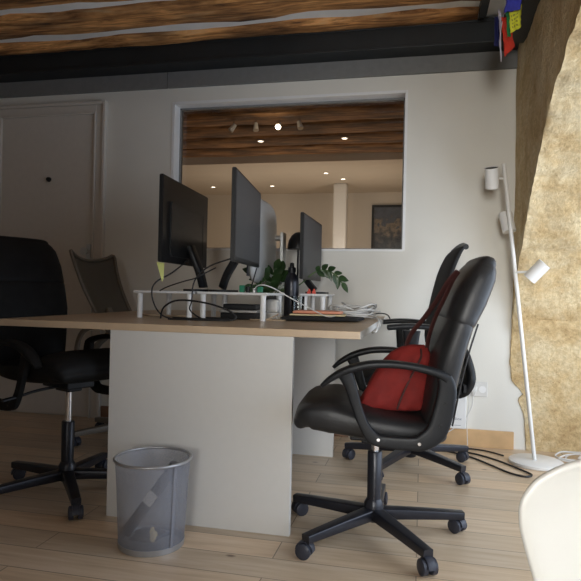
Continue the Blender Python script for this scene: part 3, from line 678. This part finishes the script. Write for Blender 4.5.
# silver display with rounded back
def silver_display():
    O = V((-0.90, 3.30, TZ)); r = thing('display', 'silver all-in-one display with curved back and metal post behind the middle monitor', 'monitor', O)
    b = bmesh.new(); rs = []; n = 44
    c = V((-0.850, 3.08, 1.145)); hw, hh = 0.225, 0.225
    for dx, sc in ((-0.012, 0.97), (0.0, 1.0), (0.010, 0.985), (0.022, 0.93), (0.034, 0.82), (0.042, 0.62), (0.046, 0.3)):
        rs.append([c - O + V((dx, hw * sc * math.copysign(abs(math.cos(a)) ** 0.42, math.cos(a)), hh * sc * math.copysign(abs(math.sin(a)) ** 0.42, math.sin(a)))) for a in [2 * PI * j / n for j in range(n)]])
    rings(b, rs); link('housing', b, M['silver'], r, smooth=True)
    link('screen', xform(BX(((-0.016, -0.225, -0.19), (-0.011, 0.225, 0.19))), Matrix.Translation(c - O)), M['screen'], r)
    px, py = -0.758, 3.18
    b = BX(((px - 0.010, py - 0.035, 0.008), (px + 0.010, py + 0.035, 1.205 - TZ))); off(b, (O.x, O.y, 0)); link('post', b, M['alu'], r, bevel=0.004)
    b = bmesh.new(); cyl(b, V((-0.80, py, 1.175)) - O, V((px - 0.008, py, 1.175)) - O, 0.016); link('arm', b, M['alu'], r, smooth=True)
    b = BX(((px - 0.06, py - 0.07, 0), (px + 0.03, py + 0.07, 0.009))); off(b, (O.x, O.y, 0)); link('foot', b, M['alu'], r, bevel=0.003)
silver_display()

# dome desk lamp in black
dl_ = thing('desk_lamp', 'black dome-shaded desk lamp half hidden behind the small right monitor', 'lamp', (-0.722, 3.42, TZ + 0.0))
link('lamp_shade', LT([(0.058, 0.385), (0.064, 0.387), (0.063, 0.410), (0.056, 0.440), (0.040, 0.468), (0.020, 0.484), (0.004, 0.488)]), M['bezel'], dl_, smooth=True)
link('pole', CY(((0, 0, 0.01), (0, 0, 0.45), 0.006)), M['bezel'], dl_, smooth=True)
link('lamp_base', LT([(0.055, 0), (0.055, 0.010), (0.02, 0.014)]), M['bezel'], dl_, smooth=True)

# bottle, glass
bt = thing('bottle', 'matt black drinking bottle with screw cap beside the glass', 'bottle', (-0.657, 2.968, TZ))
link('bottle_body', LT([(0.034, 0), (0.037, 0.006), (0.038, 0.17), (0.036, 0.195), (0.026, 0.218), (0.018, 0.228), (0.018, 0.236)]), M['metalblk'], bt, smooth=True)
link('cap', LT([(0.020, 0.235), (0.021, 0.240), (0.020, 0.258), (0.012, 0.262), (0.010, 0.280), (0.006, 0.284)]), M['plastic'], bt, smooth=True)
gl = LT([(0.030, 0.004), (0.034, 0.115), (0.0325, 0.115), (0.0285, 0.008)], n=32)
tag(link('drinking_glass', gl, glass_mat('tumbler_glass', (0.93, 0.95, 0.95), 0.03), smooth=True, loc=(-0.607, 2.893, TZ - 0.004 + 0.001)), 'clear empty tumbler standing in front of the black bottle', 'glass')

# black sleeve with tablet, coral case on it, papers
sl_ = SW([(-0.615, 2.72, TZ + 0.012), (-0.52, 2.735, TZ + 0.012), (-0.40, 2.755, TZ + 0.013), (-0.285, 2.77, TZ + 0.012)], [0.095, 0.105, 0.105, 0.090], [0.009, 0.011, 0.012, 0.009], side=(0.1, 1, 0), e=4, tend=0.008, n=28)
tag(link('laptop_sleeve', sl_, M['fabric'], smooth=True), 'soft black laptop sleeve lying on the desk edge near the chair', 'laptop sleeve')
pb = BX(((-0.128, -0.085, 0), (0.128, 0.085, 0.006))); 
tag(link('paper_stack', pb, M['papery'], loc=(-0.475, 2.75, TZ + 0.0262), rot=(0, 0, 0.1), bevel=0.001), 'thin stack of cream papers between the black sleeve and the coral case', 'papers')
cb_ = SW([(-0.575, 2.735, TZ + 0.041), (-0.50, 2.742, TZ + 0.0415), (-0.43, 2.75, TZ + 0.041), (-0.375, 2.755, TZ + 0.041)], [0.055, 0.06, 0.06, 0.052], [0.0075, 0.0085, 0.0085, 0.0065], side=(0.1, 1, 0), e=4, tend=0.006, n=24)
tag(link('pencil_case', cb_, M['coral'], smooth=True), 'coral pink pencil case lying on top of the papers and black sleeve', 'pencil case')

# small green and black things on the middle riser
for (x, y, h, m_, lb) in ((-0.800, 2.575, 0.032, 'green', 'small green box on the middle riser, left of the pair'), (-0.715, 2.575, 0.026, 'green', 'small green box on the middle riser, right of the pair')):
    b = BX(((-0.011, -0.013, 0), (0.011, 0.013, h))); tag(link('small_box', b, M[m_], loc=(x, y, RZ + 0.0005), bevel=0.003), lb, 'box')
b = bmesh.new(); lathe(b, [(0.010, 0), (0.0105, 0.024), (0.007, 0.027)]); tag(link('tape_roll', b, M['bezel'], smooth=True, loc=(-0.772, 2.575, RZ + 0.0005)), 'small black pot between the two green boxes on the riser', 'pot')
b = bmesh.new(); lathe(b, [(0.011, 0), (0.011, 0.020)]); tag(link('small_pot', b, M['alu'], smooth=True, loc=(-0.744, 2.58, RZ + 0.0005)), 'small grey metal tin beside the right green box', 'tin')
for (x, lb) in ((-0.560, 'small red clip on the right riser, left of the two'), (-0.535, 'small red clip on the right riser, right of the two')):
    b = bmesh.new(); box(b, (-0.008, -0.012, 0), (0.008, 0.012, 0.012)); cyl(b, (0, 0, 0.010), (0.0, 0.0, 0.024), 0.007, 0.004)
    tag(link('clip', b, M['redp'], loc=(x, 2.945, RZ + 0.0005)), lb, 'clip')
# under the middle riser
b = BX(((-0.085, -0.05, 0), (0.085, 0.05, 0.030))); tag(link('docking_box', b, M['bezel'], loc=(-0.83, 2.66, TZ + 0.0005), bevel=0.004), 'flat black electronic box lying under the middle riser', 'electronic box')
b = BX(((-0.10, -0.05, 0), (0.08, 0.05, 0.014))); tag(link('hard_drive', b, M['alu'], loc=(-0.82, 2.66, TZ + 0.031), bevel=0.003), 'thin silver box stacked on the black box under the riser', 'electronic box')
b = BX(((-0.09, -0.045, 0), (0.07, 0.045, 0.026))); tag(link('router', b, M['plastic'], loc=(-0.815, 2.66, TZ + 0.0455), bevel=0.005), 'black router box topmost of the pile under the middle riser', 'electronic box')
b = BX(((-0.032, -0.03, 0), (0.032, 0.03, 0.062))); tag(link('power_adapter', b, M['white'], loc=(-0.705, 2.775, TZ + 0.0325), bevel=0.012), 'rounded white power adapter under the right end of the riser', 'power adapter')
b = BX(((-0.04, -0.035, 0), (0.04, 0.035, 0.032))); tag(link('charger', b, M['white'], loc=(-0.705, 2.775, TZ + 0.0003), bevel=0.008), 'white charger block beneath the rounded white adapter', 'charger')

# ZZ plant
def plant():
    O = V((-0.770, 3.035, TZ)); r = thing('potted_plant', 'green leafy potted plant behind the black bottle with one branch arching right', 'plant', O)
    link('pot', LT([(0.032, 0), (0.040, 0.004), (0.048, 0.10), (0.050, 0.108), (0.044, 0.108), (0.043, 0.098)]), M['pot'], r, smooth=True)
    link('soil', LT([(0.043, 0.088), (0.043, 0.099)]), M['soil'], r)
    stems = [
        ([(0, 0, 0.09), (0.035, -0.01, 0.135), (0.13, 0.0, 0.165), (0.21, 0.02, 0.235), (0.27, 0.03, 0.252), (0.33, 0.03, 0.225), (0.365, 0.03, 0.180)], 6, 0.052, 0.5),
        ([(0, 0, 0.09), (-0.01, 0, 0.16), (0.00, 0.0, 0.22), (0.02, 0, 0.27)], 4, 0.08, 0.1),
        ([(0, 0, 0.09), (-0.03, -0.01, 0.17), (-0.06, -0.02, 0.215), (-0.10, -0.02, 0.235)], 4, 0.08, 0.1),
        ([(0, 0, 0.09), (0.02, 0.03, 0.17), (0.035, 0.03, 0.22), (0.04, 0.03, 0.25)], 4, 0.07, 0.1),
        ([(0, 0, 0.09), (-0.04, -0.02, 0.14), (-0.08, -0.03, 0.165), (-0.115, -0.03, 0.16)], 3, 0.075, 0.1)]
    rnd = random.Random(3)
    for pts, nl, ls, t0 in stems:
        st = link('stem', TB(pts, 0.0035), M['stem'], r, smooth=True)
        P = smooth_path(pts, 8); N = len(P)
        for q in range(nl):
            f = t0 + (1 - t0) * (q + 0.6) / nl; i = min(N - 2, int(f * (N - 1))); p = P[i]; tg = (P[i + 1] - P[max(0, i - 1)]).normalized()
            for sg in ((-1, 1) if q < nl - 1 else (0,)):
                up = V((0, -0.35, 0.95)); sd = tg.cross(V((0, 1, 0))).normalized()
                d = (tg * 0.75 + sd * sg * 0.75 + V((0, rnd.uniform(-0.5, 0.1), rnd.uniform(-0.1, 0.15)))).normalized()
                wv = d.cross(V((0, 1, 0.35))).normalized() * 0.7 + V((rnd.uniform(-.25, .25), rnd.uniform(-0.2, .5), 0.1)); wv = (wv - d * wv.dot(d)).normalized(); nn = d.cross(wv)
                L_ = ls * rnd.uniform(0.85, 1.15); b = bmesh.new(); rs = []
                for s_ in range(9):
                    u = s_ / 8; w_ = L_ * 0.27 * (math.sin(PI * min(1, u * 1.0) ** 0.85) ** 0.8 if 0 < u < 1 else 0.02)
                    c = p + d * L_ * u - V((0, 0, 0.006)) * u * u * 2
                    rs.append([c + wv * w_ * v_ + nn * (abs(v_) * w_ * 0.3 + th) for v_, th in ((-1, 0), (-0.5, 0), (0, 0), (0.5, 0), (1, 0), (0.5, 0.0012), (0, 0.0012), (-0.5, 0.0012))])
                rings(b, rs); link('leaf', b, M['leaf'], st, smooth=True)
plant()

# ------------------------------------------------------------------ cords
def cord(pts, r, m_, label, name='cable', closed=False, n=8):
    return tag(link(name, TB(pts, r, n=n, closed=closed), M[m_], smooth=True), label, 'cable')
z0 = TZ + 0.004
cord([(-1.055, 2.56, 1.02), (-1.11, 2.50, 0.955), (-1.16, 2.44, 0.91), (-1.175, 2.43, 0.86), (-1.15, 2.43, 0.79), (-1.10, 2.44, 0.752), (-1.0, 2.45, z0)], 0.0035, 'cord', 'black cable looping down from the left monitor over the riser edge')
cord([(-0.80, 2.50, 1.03), (-0.92, 2.47, 0.985), (-0.985, 2.46, 0.92), (-0.995, 2.455, 0.83), (-1.0, 2.45, 0.79), (-0.95, 2.44, 0.757), (-0.90, 2.43, z0)], 0.0035, 'cord', 'black cable arching from the middle monitor and dropping between the risers')
cord([(-1.13, 2.43, z0), (-1.11, 2.42, 0.80), (-1.04, 2.42, 0.832), (-0.90, 2.42, 0.82), (-0.80, 2.43, 0.785), (-0.79, 2.43, z0 + .004), (-0.92, 2.41, z0), (-1.08, 2.40, z0)], 0.004, 'cord', 'stiff black cable coil standing in front of the risers on the desk')
cord([(-1.15, 2.46, 0.872), (-1.09, 2.42, 0.892), (-1.02, 2.42, 0.915), (-0.97, 2.43, 0.93), (-0.93, 2.45, 0.955), (-0.91, 2.52, 0.98)], 0.003, 'cord', 'black cable sagging between the two monitor stands')
cord([(-0.74, 2.60, 0.985), (-0.755, 2.60, 0.93), (-0.765, 2.62, 0.895), (-0.72, 2.64, RZ + 0.004)], 0.0032, 'cord', 'short black cable hanging under the middle monitor screen')
cord([(-1.09, 2.47, z0), (-1.0, 2.455, z0), (-0.93, 2.46, z0), (-0.86, 2.48, z0), (-0.86, 2.55, z0), (-0.98, 2.57, z0)], 0.006, 'cord', 'thick black cable lying on the desk below the risers')
cord([(-1.38, 2.70, z0), (-1.30, 2.66, z0 + 0.003), (-1.22, 2.69, z0), (-1.13, 2.66, z0 + 0.002), (-1.06, 2.68, z0)], 0.005, 'bcord', 'beige cord lying behind the left riser leg')
cord([(-0.735, 2.56, RZ + 0.003), (-0.728, 2.54, RZ + 0.022), (-0.70, 2.53, RZ + 0.035), (-0.655, 2.55, RZ + 0.025), (-0.58, 2.60, RZ - 0.02), (-0.50, 2.62, 0.81), (-0.42, 2.64, 0.772), (-0.38, 2.64, TZ + 0.030)], 0.0025, 'wcord', 'white charging cable arching off the riser down to the black sleeve')
cord([(-0.66, 2.70, z0 + 0.022), (-0.70, 2.62, z0), (-0.76, 2.58, z0), (-0.70, 2.56, z0 + 0.001), (-0.60, 2.60, z0)], 0.003, 'bcord', 'tan cord on the desk at the right riser leg')
# white cable pile near the right desk edge
rnd = random.Random(11)
b = bmesh.new()
for q in range(22):
    cx, cy = -0.315 + rnd.uniform(-0.06, 0.04), 3.09 + rnd.uniform(-0.10, 0.10); rx, ry = rnd.uniform(0.055, 0.10), rnd.uniform(0.07, 0.12); tl = rnd.uniform(0.01, 0.05)
    zc = z0 + 0.004 + q * 0.0014
    pts = [(min(cx + rx * math.cos(a), -0.215), cy + ry * math.sin(a), zc + 0.006 + tl * max(0, math.sin(a * 1.0 + q)) * 0.9) for a in [2 * PI * j / 8 for j in range(8)]]
    tube(b, pts, 0.0042, n=7, closed=True, k=4)
tag(link('cable_coil', b, M['wcord'], smooth=True), 'heap of coiled white cables at the right end of the desk', 'cables')
cord([(-0.29, 3.0, z0 + 0.02), (-0.23, 2.90, z0 + 0.018), (-0.197, 2.80, z0 + 0.004), (-0.197, 2.74, 0.722), (-0.203, 2.70, 0.705), (-0.22, 2.74, 0.700), (-0.2, 2.86, 0.712), (-0.198, 2.95, 0.748), (-0.24, 3.02, z0 + 0.004)], 0.004, 'wcord', 'white cable hanging in a loop over the right desk edge')
cord([(-0.27, 3.30, z0 + 0.012), (-0.23, 3.34, z0 + 0.02), (-0.185, 3.36, z0 + 0.010), (-0.165, 3.36, 0.715)], 0.0035, 'cord', 'short black cable curling over the far right desk edge')

# ------------------------------------------------------------------ waste basket
def basket():
    O = (-0.895, 1.892, 0); r = thing('waste_basket', 'silver wire-mesh waste basket standing in front of the white desk panel', 'waste bin', O)
    b = bmesh.new(); n = 48
    R = [[b.verts.new((rr * math.cos(2 * PI * i / n), rr * math.sin(2 * PI * i / n), z)) for i in range(n)] for rr, z in ((0.111, 0.016), (0.116, 0.10), (0.121, 0.20), (0.127, 0.295))]
    for p, q in zip(R, R[1:]):
        for i in range(n): b.faces.new((p[i], p[(i + 1) % n], q[(i + 1) % n], q[i]))
    o = link('mesh_wall', b, M['wire'], r, smooth=True)
    b = bmesh.new(); tube(b, [(0.129 * math.cos(a), 0.129 * math.sin(a), 0.297) for a in [2 * PI * j / 24 for j in range(24)]], 0.0052, n=10, closed=True, k=2); link('rim', b, M['rim'], r, smooth=True)
    b = bmesh.new(); lathe(b, [(0.106, 0.0), (0.1115, 0.001), (0.113, 0.020), (0.1105, 0.020), (0.1095, 0.006)], n=48); link('base_ring', b, M['rim'], r, smooth=True)
    link('seam_strip', SW([(0.099, -0.058, 0.02), (0.103, -0.060, 0.10), (0.107, -0.063, 0.20), (0.112, -0.067, 0.292)], 0.006, 0.0012, side=(0.5, 0.87, 0), n=10), M['wire'], r, smooth=True)
    ox, oy = O[0], O[1]
    b = bmesh.new(); cyl(b, (ox - 0.088, oy - 0.015, 0.035), (ox + 0.090, oy - 0.015, 0.284), 0.019); 
    tb = tag(link('cardboard_tube', b, M['tube'], smooth=True), 'grey cardboard tube leaning diagonally inside the waste basket', 'tube')
    b = BX(((-0.024, -0.0006, -0.018), (0.024, 0.0006, 0.018))); link('label_sticker', b, M['paperw'], tb, loc=(ox + 0.010, oy - 0.040, 0.168), rot=(0, -0.95, 0))
    def crumple(c, s, m_, lb, sd):
        b = bmesh.new(); bmesh.ops.create_icosphere(b, subdivisions=2, radius=1)
        for v in b.verts: v.co = V((v.co.x * s[0], v.co.y * s[1], v.co.z * s[2])) * (0.8 + 0.55 * nz3(v.co + V((sd, 0, 0)), 1.9)) + V(c)
        tag(link('crumpled_paper', b, m_), lb, 'paper')
    crumple((ox + 0.040, oy - 0.075, 0.062), (0.014, 0.008, 0.030), M['papery'], 'crumpled cream paper scrap low in the basket at the right', 2)
    # dark liner of rubbish at the bottom
    crumple((ox - 0.01, oy + 0.0, 0.030), (0.075, 0.07, 0.016), M['tube'], 'crushed grey paper covering the bottom of the waste basket', 5)
basket()

# ------------------------------------------------------------------ floor lamp
def floor_lamp():
    O = V((0.605, 3.33, 0)); r = thing('floor_lamp', 'slim white floor lamp with three spot heads leaning in the corner', 'lamp', O)
    link('lamp_base', LT([(0.132, 0.0), (0.136, 0.003), (0.136, 0.016), (0.130, 0.020), (0.01, 0.021)], n=48), M['lampw'], r, smooth=True)
    top = V((0.416, 3.35, 1.595)); bot = V((0.598, 3.33, 0.02)); ax = (top - bot).normalized()
    link('pole', CY((bot - O, top - O, 0.0105)), M['lampw'], r, smooth=True)
    heads = [(V((0.352, 3.32, 1.515)), V((-0.10, -0.45, 1)), V((0.412, 3.348, 1.515)), 'plain'), (V((0.447, 3.41, 1.285)), V((-0.20, 0.25, 1)), V((0.452, 3.345, 1.285)), ''), (V((0.585, 3.30, 1.015)), V((0.62, -0.2, 0.72)), V((0.484, 3.336, 1.01)), '')]
    for c, d, j, _ in heads:
        d = d.normalized(); b = bmesh.new(); u = d.orthogonal().normalized(); v = d.cross(u); n = 28; rs = []
        for q, rr in ((-0.055, 0.030), (-0.055, 0.036), (0.055, 0.036), (0.055, 0.033), (0.02, 0.032)): rs.append([c - O + d * q + (u * math.cos(2 * PI * i / n) + v * math.sin(2 * PI * i / n)) * rr for i in range(n)])
        rings(b, rs); h = link('lamp_shade', b, M['lampw'], r, smooth=True)
        link('bulb_socket', CY((c - O + d * 0.0202, c - O + d * 0.052, 0.031, 0.0315)), M['bezel'], h, smooth=True)
        link('joint', CY((j - O, c - O - (c - j).normalized() * 0.030, 0.0065)), M['lampw'], h, smooth=True)
floor_lamp()
# cord coil to the right of the lamp base
rnd = random.Random(5)
b = bmesh.new()
for q in range(6):
    cx, cy = 0.86 + rnd.uniform(-0.05, 0.10), 3.42 + rnd.uniform(-0.05, 0.05); rx, ry = rnd.uniform(0.07, 0.14), rnd.uniform(0.05, 0.09); 
    pts = [(cx + rx * math.cos(a), cy + ry * math.sin(a), 0.006 + q * 0.005 + 0.040 * max(0, math.sin(a + 0.2 * q)) * (0.3 + rnd.random() * 0.25)) for a in [2 * PI * j / 9 for j in range(9)]]
    tube(b, pts, 0.0045, n=7, closed=True, k=4)
tag(link('cable_coil', b, M['wcord'], smooth=True), 'coil of white cord on the floor right of the lamp base', 'cables')
cord([(0.74, 3.30, 0.006), (0.82, 3.26, 0.006), (0.95, 3.30, 0.006), (1.1, 3.27, 0.006), (1.25, 3.3, 0.006)], 0.006, 'cord', 'black cord running along the floor below the white coil')
# black cords from the skirting to the lamp
cord([(0.10, 3.50, 0.006), (0.22, 3.45, 0.006), (0.32, 3.40, 0.006), (0.42, 3.30, 0.006), (0.50, 3.18, 0.006), (0.545, 3.10, 0.006), (0.51, 3.055, 0.006), (0.44, 3.10, 0.006), (0.36, 3.22, 0.006), (0.27, 3.34, 0.006), (0.12, 3.44, 0.006), (-0.1, 3.48, 0.006)], 0.0048, 'cord', 'black cord running along the floor and looping in front of the lamp base')
cord([(0.0, 3.56, 0.006), (0.2, 3.53, 0.006), (0.36, 3.50, 0.006), (0.455, 3.42, 0.006)], 0.0045, 'cord', 'thin black cord against the oak skirting behind the chair')

# wall outlet with plug and cord
ol = thing('wall_outlet', 'white double wall socket low on the wall behind the chairs', 'wall socket', (0.325, W, 0.335))
link('face_plate', BX(((-0.058, -0.010, -0.043), (0.058, -0.0005, 0.043))), M['white'], ol, bevel=0.003)
link('socket_recess', CY(((-0.026, -0.0095, 0), (-0.026, -0.013, 0), 0.024)), M['whitegloss'], ol, smooth=True)
link('socket_recess', CY(((0.030, -0.0095, 0), (0.030, -0.0125, 0), 0.020)), M['whitegloss'], ol, smooth=True)
pg = thing('power_plug', 'white plug with cord in the left half of the wall socket', 'plug', (0.303, 3.597, 0.335))
link('plug_body', SW([(0, -0.001, 0.016), (0.0, -0.018, 0.010), (0.0, -0.024, -0.008), (-0.002, -0.022, -0.032)], [0.018, 0.020, 0.017, 0.007], [0.006, 0.014, 0.014, 0.007], side=(1, 0, 0), tend=0.003), M['white'], pg, smooth=True)
link('cord', TB([(-0.002, -0.022, -0.034), (-0.008, -0.022, -0.10), (-0.05, -0.022, -0.18), (-0.11, -0.025, -0.235), (-0.17, -0.04, -0.27), (-0.22, -0.06, -0.30), (-0.27, -0.08, -0.327)], 0.0032), M['wcord'], pg, smooth=True)
# router box on the wall
rb = thing('router_box', 'slim white router box on the wall above the oak skirting', 'router', (0.175, 3.585, 0.104))
link('box_body', BX(((-0.085, -0.022, 0), (0.090, 0.024, 0.235))), M['whitegloss'], rb, bevel=0.006)
link('seam_line', BX(((-0.084, -0.0226, 0.020), (0.060, -0.0222, 0.0225))), M['ink'], rb)
cu = bpy.data.curves.new('logo', 'FONT'); cu.body = 'Bbox'; cu.size = 0.022; cu.extrude = 0.0003
to = bpy.data.objects.new('tmp', cu); COL.objects.link(to); bpy.context.view_layer.update()
me = bpy.data.meshes.new_from_object(to.evaluated_get(bpy.context.evaluated_depsgraph_get())); bpy.data.objects.remove(to)
me.materials.clear(); me.materials.append(M['ink'])
lo = bpy.data.objects.new('logo', me); COL.objects.link(lo); lo.parent = rb; lo.location = (0.018, -0.0224, 0.052); lo.rotation_euler = (PI / 2, 0, 0)
link('logo_ring', xform(LT([(0.0085, 0), (0.0085, 0.0006), (0.006, 0.0006), (0.006, 0)], n=20), Matrix.Translation((0.000, -0.0222, 0.060)) @ Matrix.Rotation(PI / 2, 4, 'X')), M['ink'], rb)
link('cord', TB([(0.085, -0.01, 0.20), (0.10, -0.02, 0.24), (0.105, -0.02, 0.16), (0.095, -0.02, 0.05), (0.10, -0.025, -0.09)], 0.0022), M['wcord'], rb, smooth=True)

# ------------------------------------------------------------------ prayer flags
def flags():
    O = V((0.35, 2.88, 2.205)); r = thing('prayer_flags', 'string of blue, yellow, green, red and navy prayer flags hanging from the beams', 'prayer flags', O)
    link('string', TB([(0.02, 0.0, 0.22), (0.0, 0.0, 0.03), (-0.02, 0, -0.10), (-0.015, -0.005, -0.238)], 0.0025), M['fwhite'], r, smooth=True)
    def flag(corners, m_, sd, marks=0):
        a, b_, c, d = [V(p) for p in corners]; n = 12; bm = bmesh.new(); g = []
        for i in range(n + 1):
            row = []
            for j in range(n + 1):
                u, v = j / n, i / n; p = (a * (1 - u) + b_ * u) * (1 - v) + (d * (1 - u) + c * u) * v
                p = p + V((0.3, 1, 0)) * 0.012 * nz3((u * 3, v * 2, sd), 1.3) + V((0.006 * nz3((u * 2, v * 5, sd + 4)), 0, 0.004 * nz3((u * 5, v, sd + 9))))
                row.append(bm.verts.new(p))
            g.append(row)
        for i in range(n):
            for j in range(n): 
                f = bm.faces.new((g[i][j], g[i][j + 1], g[i + 1][j + 1], g[i + 1][j]))
                if marks and 1 < j < n - 2 and (i in (3, 5, 7, 9)) and (j * 7 + i * 3) % 3: f.material_index = 1
        o = link('flag', bm, [m_, M['fmark']], r, smooth=True); s = o.modifiers.new('t', 'SOLIDIFY'); s.thickness = 0.0012
        return o
    flag([(-0.045, 0.03, -0.01), (-0.015, 0.03, -0.01), (-0.018, 0.03, -0.155), (-0.042, 0.03, -0.150)], M['fnavy'], 1)['label'] = 'navy flag'
    flag([(-0.030, 0.012, 0.02), (-0.018, 0.012, 0.0), (-0.011, 0.012, -0.225), (-0.018, 0.012, -0.215)], M['fwhite'], 2)['label'] = 'lilac-white flag'
    flag([(-0.018, -0.002, -0.03), (0.018, -0.002, -0.03), (0.043, -0.002, -0.172), (0.000, -0.002, -0.215)], M['fred'], 3)['label'] = 'red flag'
    flag([(0.000, -0.02, -0.01), (0.022, -0.02, -0.01), (0.024, -0.02, -0.128), (0.008, -0.02, -0.130)], M['fgreen'], 4)['label'] = 'green flag'
    flag([(0.012, -0.034, -0.02), (0.066, -0.034, 0.01), (0.062, -0.034, -0.100), (0.018, -0.034, -0.118)], M['fyel'], 5, 1)['label'] = 'yellow flag'
    flag([(0.010, -0.045, 0.11), (0.075, -0.045, 0.14), (0.060, -0.045, -0.022), (-0.012, -0.045, -0.030)], M['fblue'], 6, 0)['label'] = 'blue flag'
flags()

# ------------------------------------------------------------------ camera
cam = bpy.data.cameras.new('cam'); co = bpy.data.objects.new('camera', cam); COL.objects.link(co)
cam.sensor_fit = 'HORIZONTAL'; cam.sensor_width = 36.0; cam.lens = 36.0 * 590 / 581; cam.clip_start = 0.02
yaw, pitch, roll = 0.2195, 0.002, 0.022
c, s = math.cos(yaw), math.sin(yaw)
F = V((-s, c, 0)); R0 = V((c, s, 0)); U = V((0, 0, 1))
F2 = F * math.cos(pitch) + U * math.sin(pitch); U2 = U * math.cos(pitch) - F * math.sin(pitch)
R3 = R0 * math.cos(roll) + U2 * math.sin(roll); U3 = U2 * math.cos(roll) - R0 * math.sin(roll)
mt = Matrix((R3, U3, -F2)).transposed().to_4x4(); mt.translation = V((0, 0, 0.88)); co.matrix_world = mt
bpy.context.scene.camera = co

# ------------------------------------------------------------------ light
w = bpy.data.worlds.new('world'); bpy.context.scene.world = w; w.use_nodes = True
w.node_tree.nodes['Background'].inputs[0].default_value = (0.62, 0.74, 1.0, 1); w.node_tree.nodes['Background'].inputs[1].default_value = 0.8
def area(name, loc, direction, sx, sy, power, col):
    l = bpy.data.lights.new(name, 'AREA'); l.shape = 'RECTANGLE'; l.size = sx; l.size_y = sy; l.energy = power; l.color = col
    o = bpy.data.objects.new(name, l); COL.objects.link(o); o.location = loc; o.rotation_euler = V(direction).to_track_quat('-Z', 'Y').to_euler(); return o
area('daylight_arch_window', (1.34, 2.05, 0.85), (-1, 0.10, -0.08), 2.4, 1.4, 34, (0.78, 0.88, 1.0))
nl = area('near_fill_light', (1.05, -0.50, 1.15), (-0.28, 1, -0.02), 0.6, 1.2, 20, (0.97, 0.985, 1.0)); nl.data.spread = math.radians(120)  # added unseen lamp at the arch's near end, brightens shell chair and corner
fl = area('front_fill_light', (0.40, YF - 0.02, 1.30), (0.07, 1, -0.10), 1.28, 1.45, 17, (1.0, 0.985, 0.94)); fl.data.spread = math.radians(46)  # added soft front light from behind the camera, set in the made-up window
for x, y, p in ((-1.5, 6.9, 8), (-0.6, 7.3, 10), (-2.4, 7.3, 7)):  # added unseen points below the downlights, filling the far room with warm light
    l = bpy.data.lights.new('warm_fill_lamp', 'POINT'); l.energy = p; l.color = (1.0, 0.83, 0.64); l.shadow_soft_size = 0.08
    o = bpy.data.objects.new('warm_fill_lamp', l); COL.objects.link(o); o.location = (x, y, 1.3)
l = bpy.data.lights.new('spot_glow', 'POINT'); l.energy = 0.5; l.color = (1.0, 0.8, 0.5); l.shadow_soft_size = 0.03
o = bpy.data.objects.new('spot_glow', l); COL.objects.link(o); o.location = (-1.335, 4.9, 2.25)

vs = bpy.context.scene.view_settings
vs.view_transform = 'Standard'; vs.look = 'None'; vs.gamma = 1; vs.use_curve_mapping = False; vs.exposure = 0.0
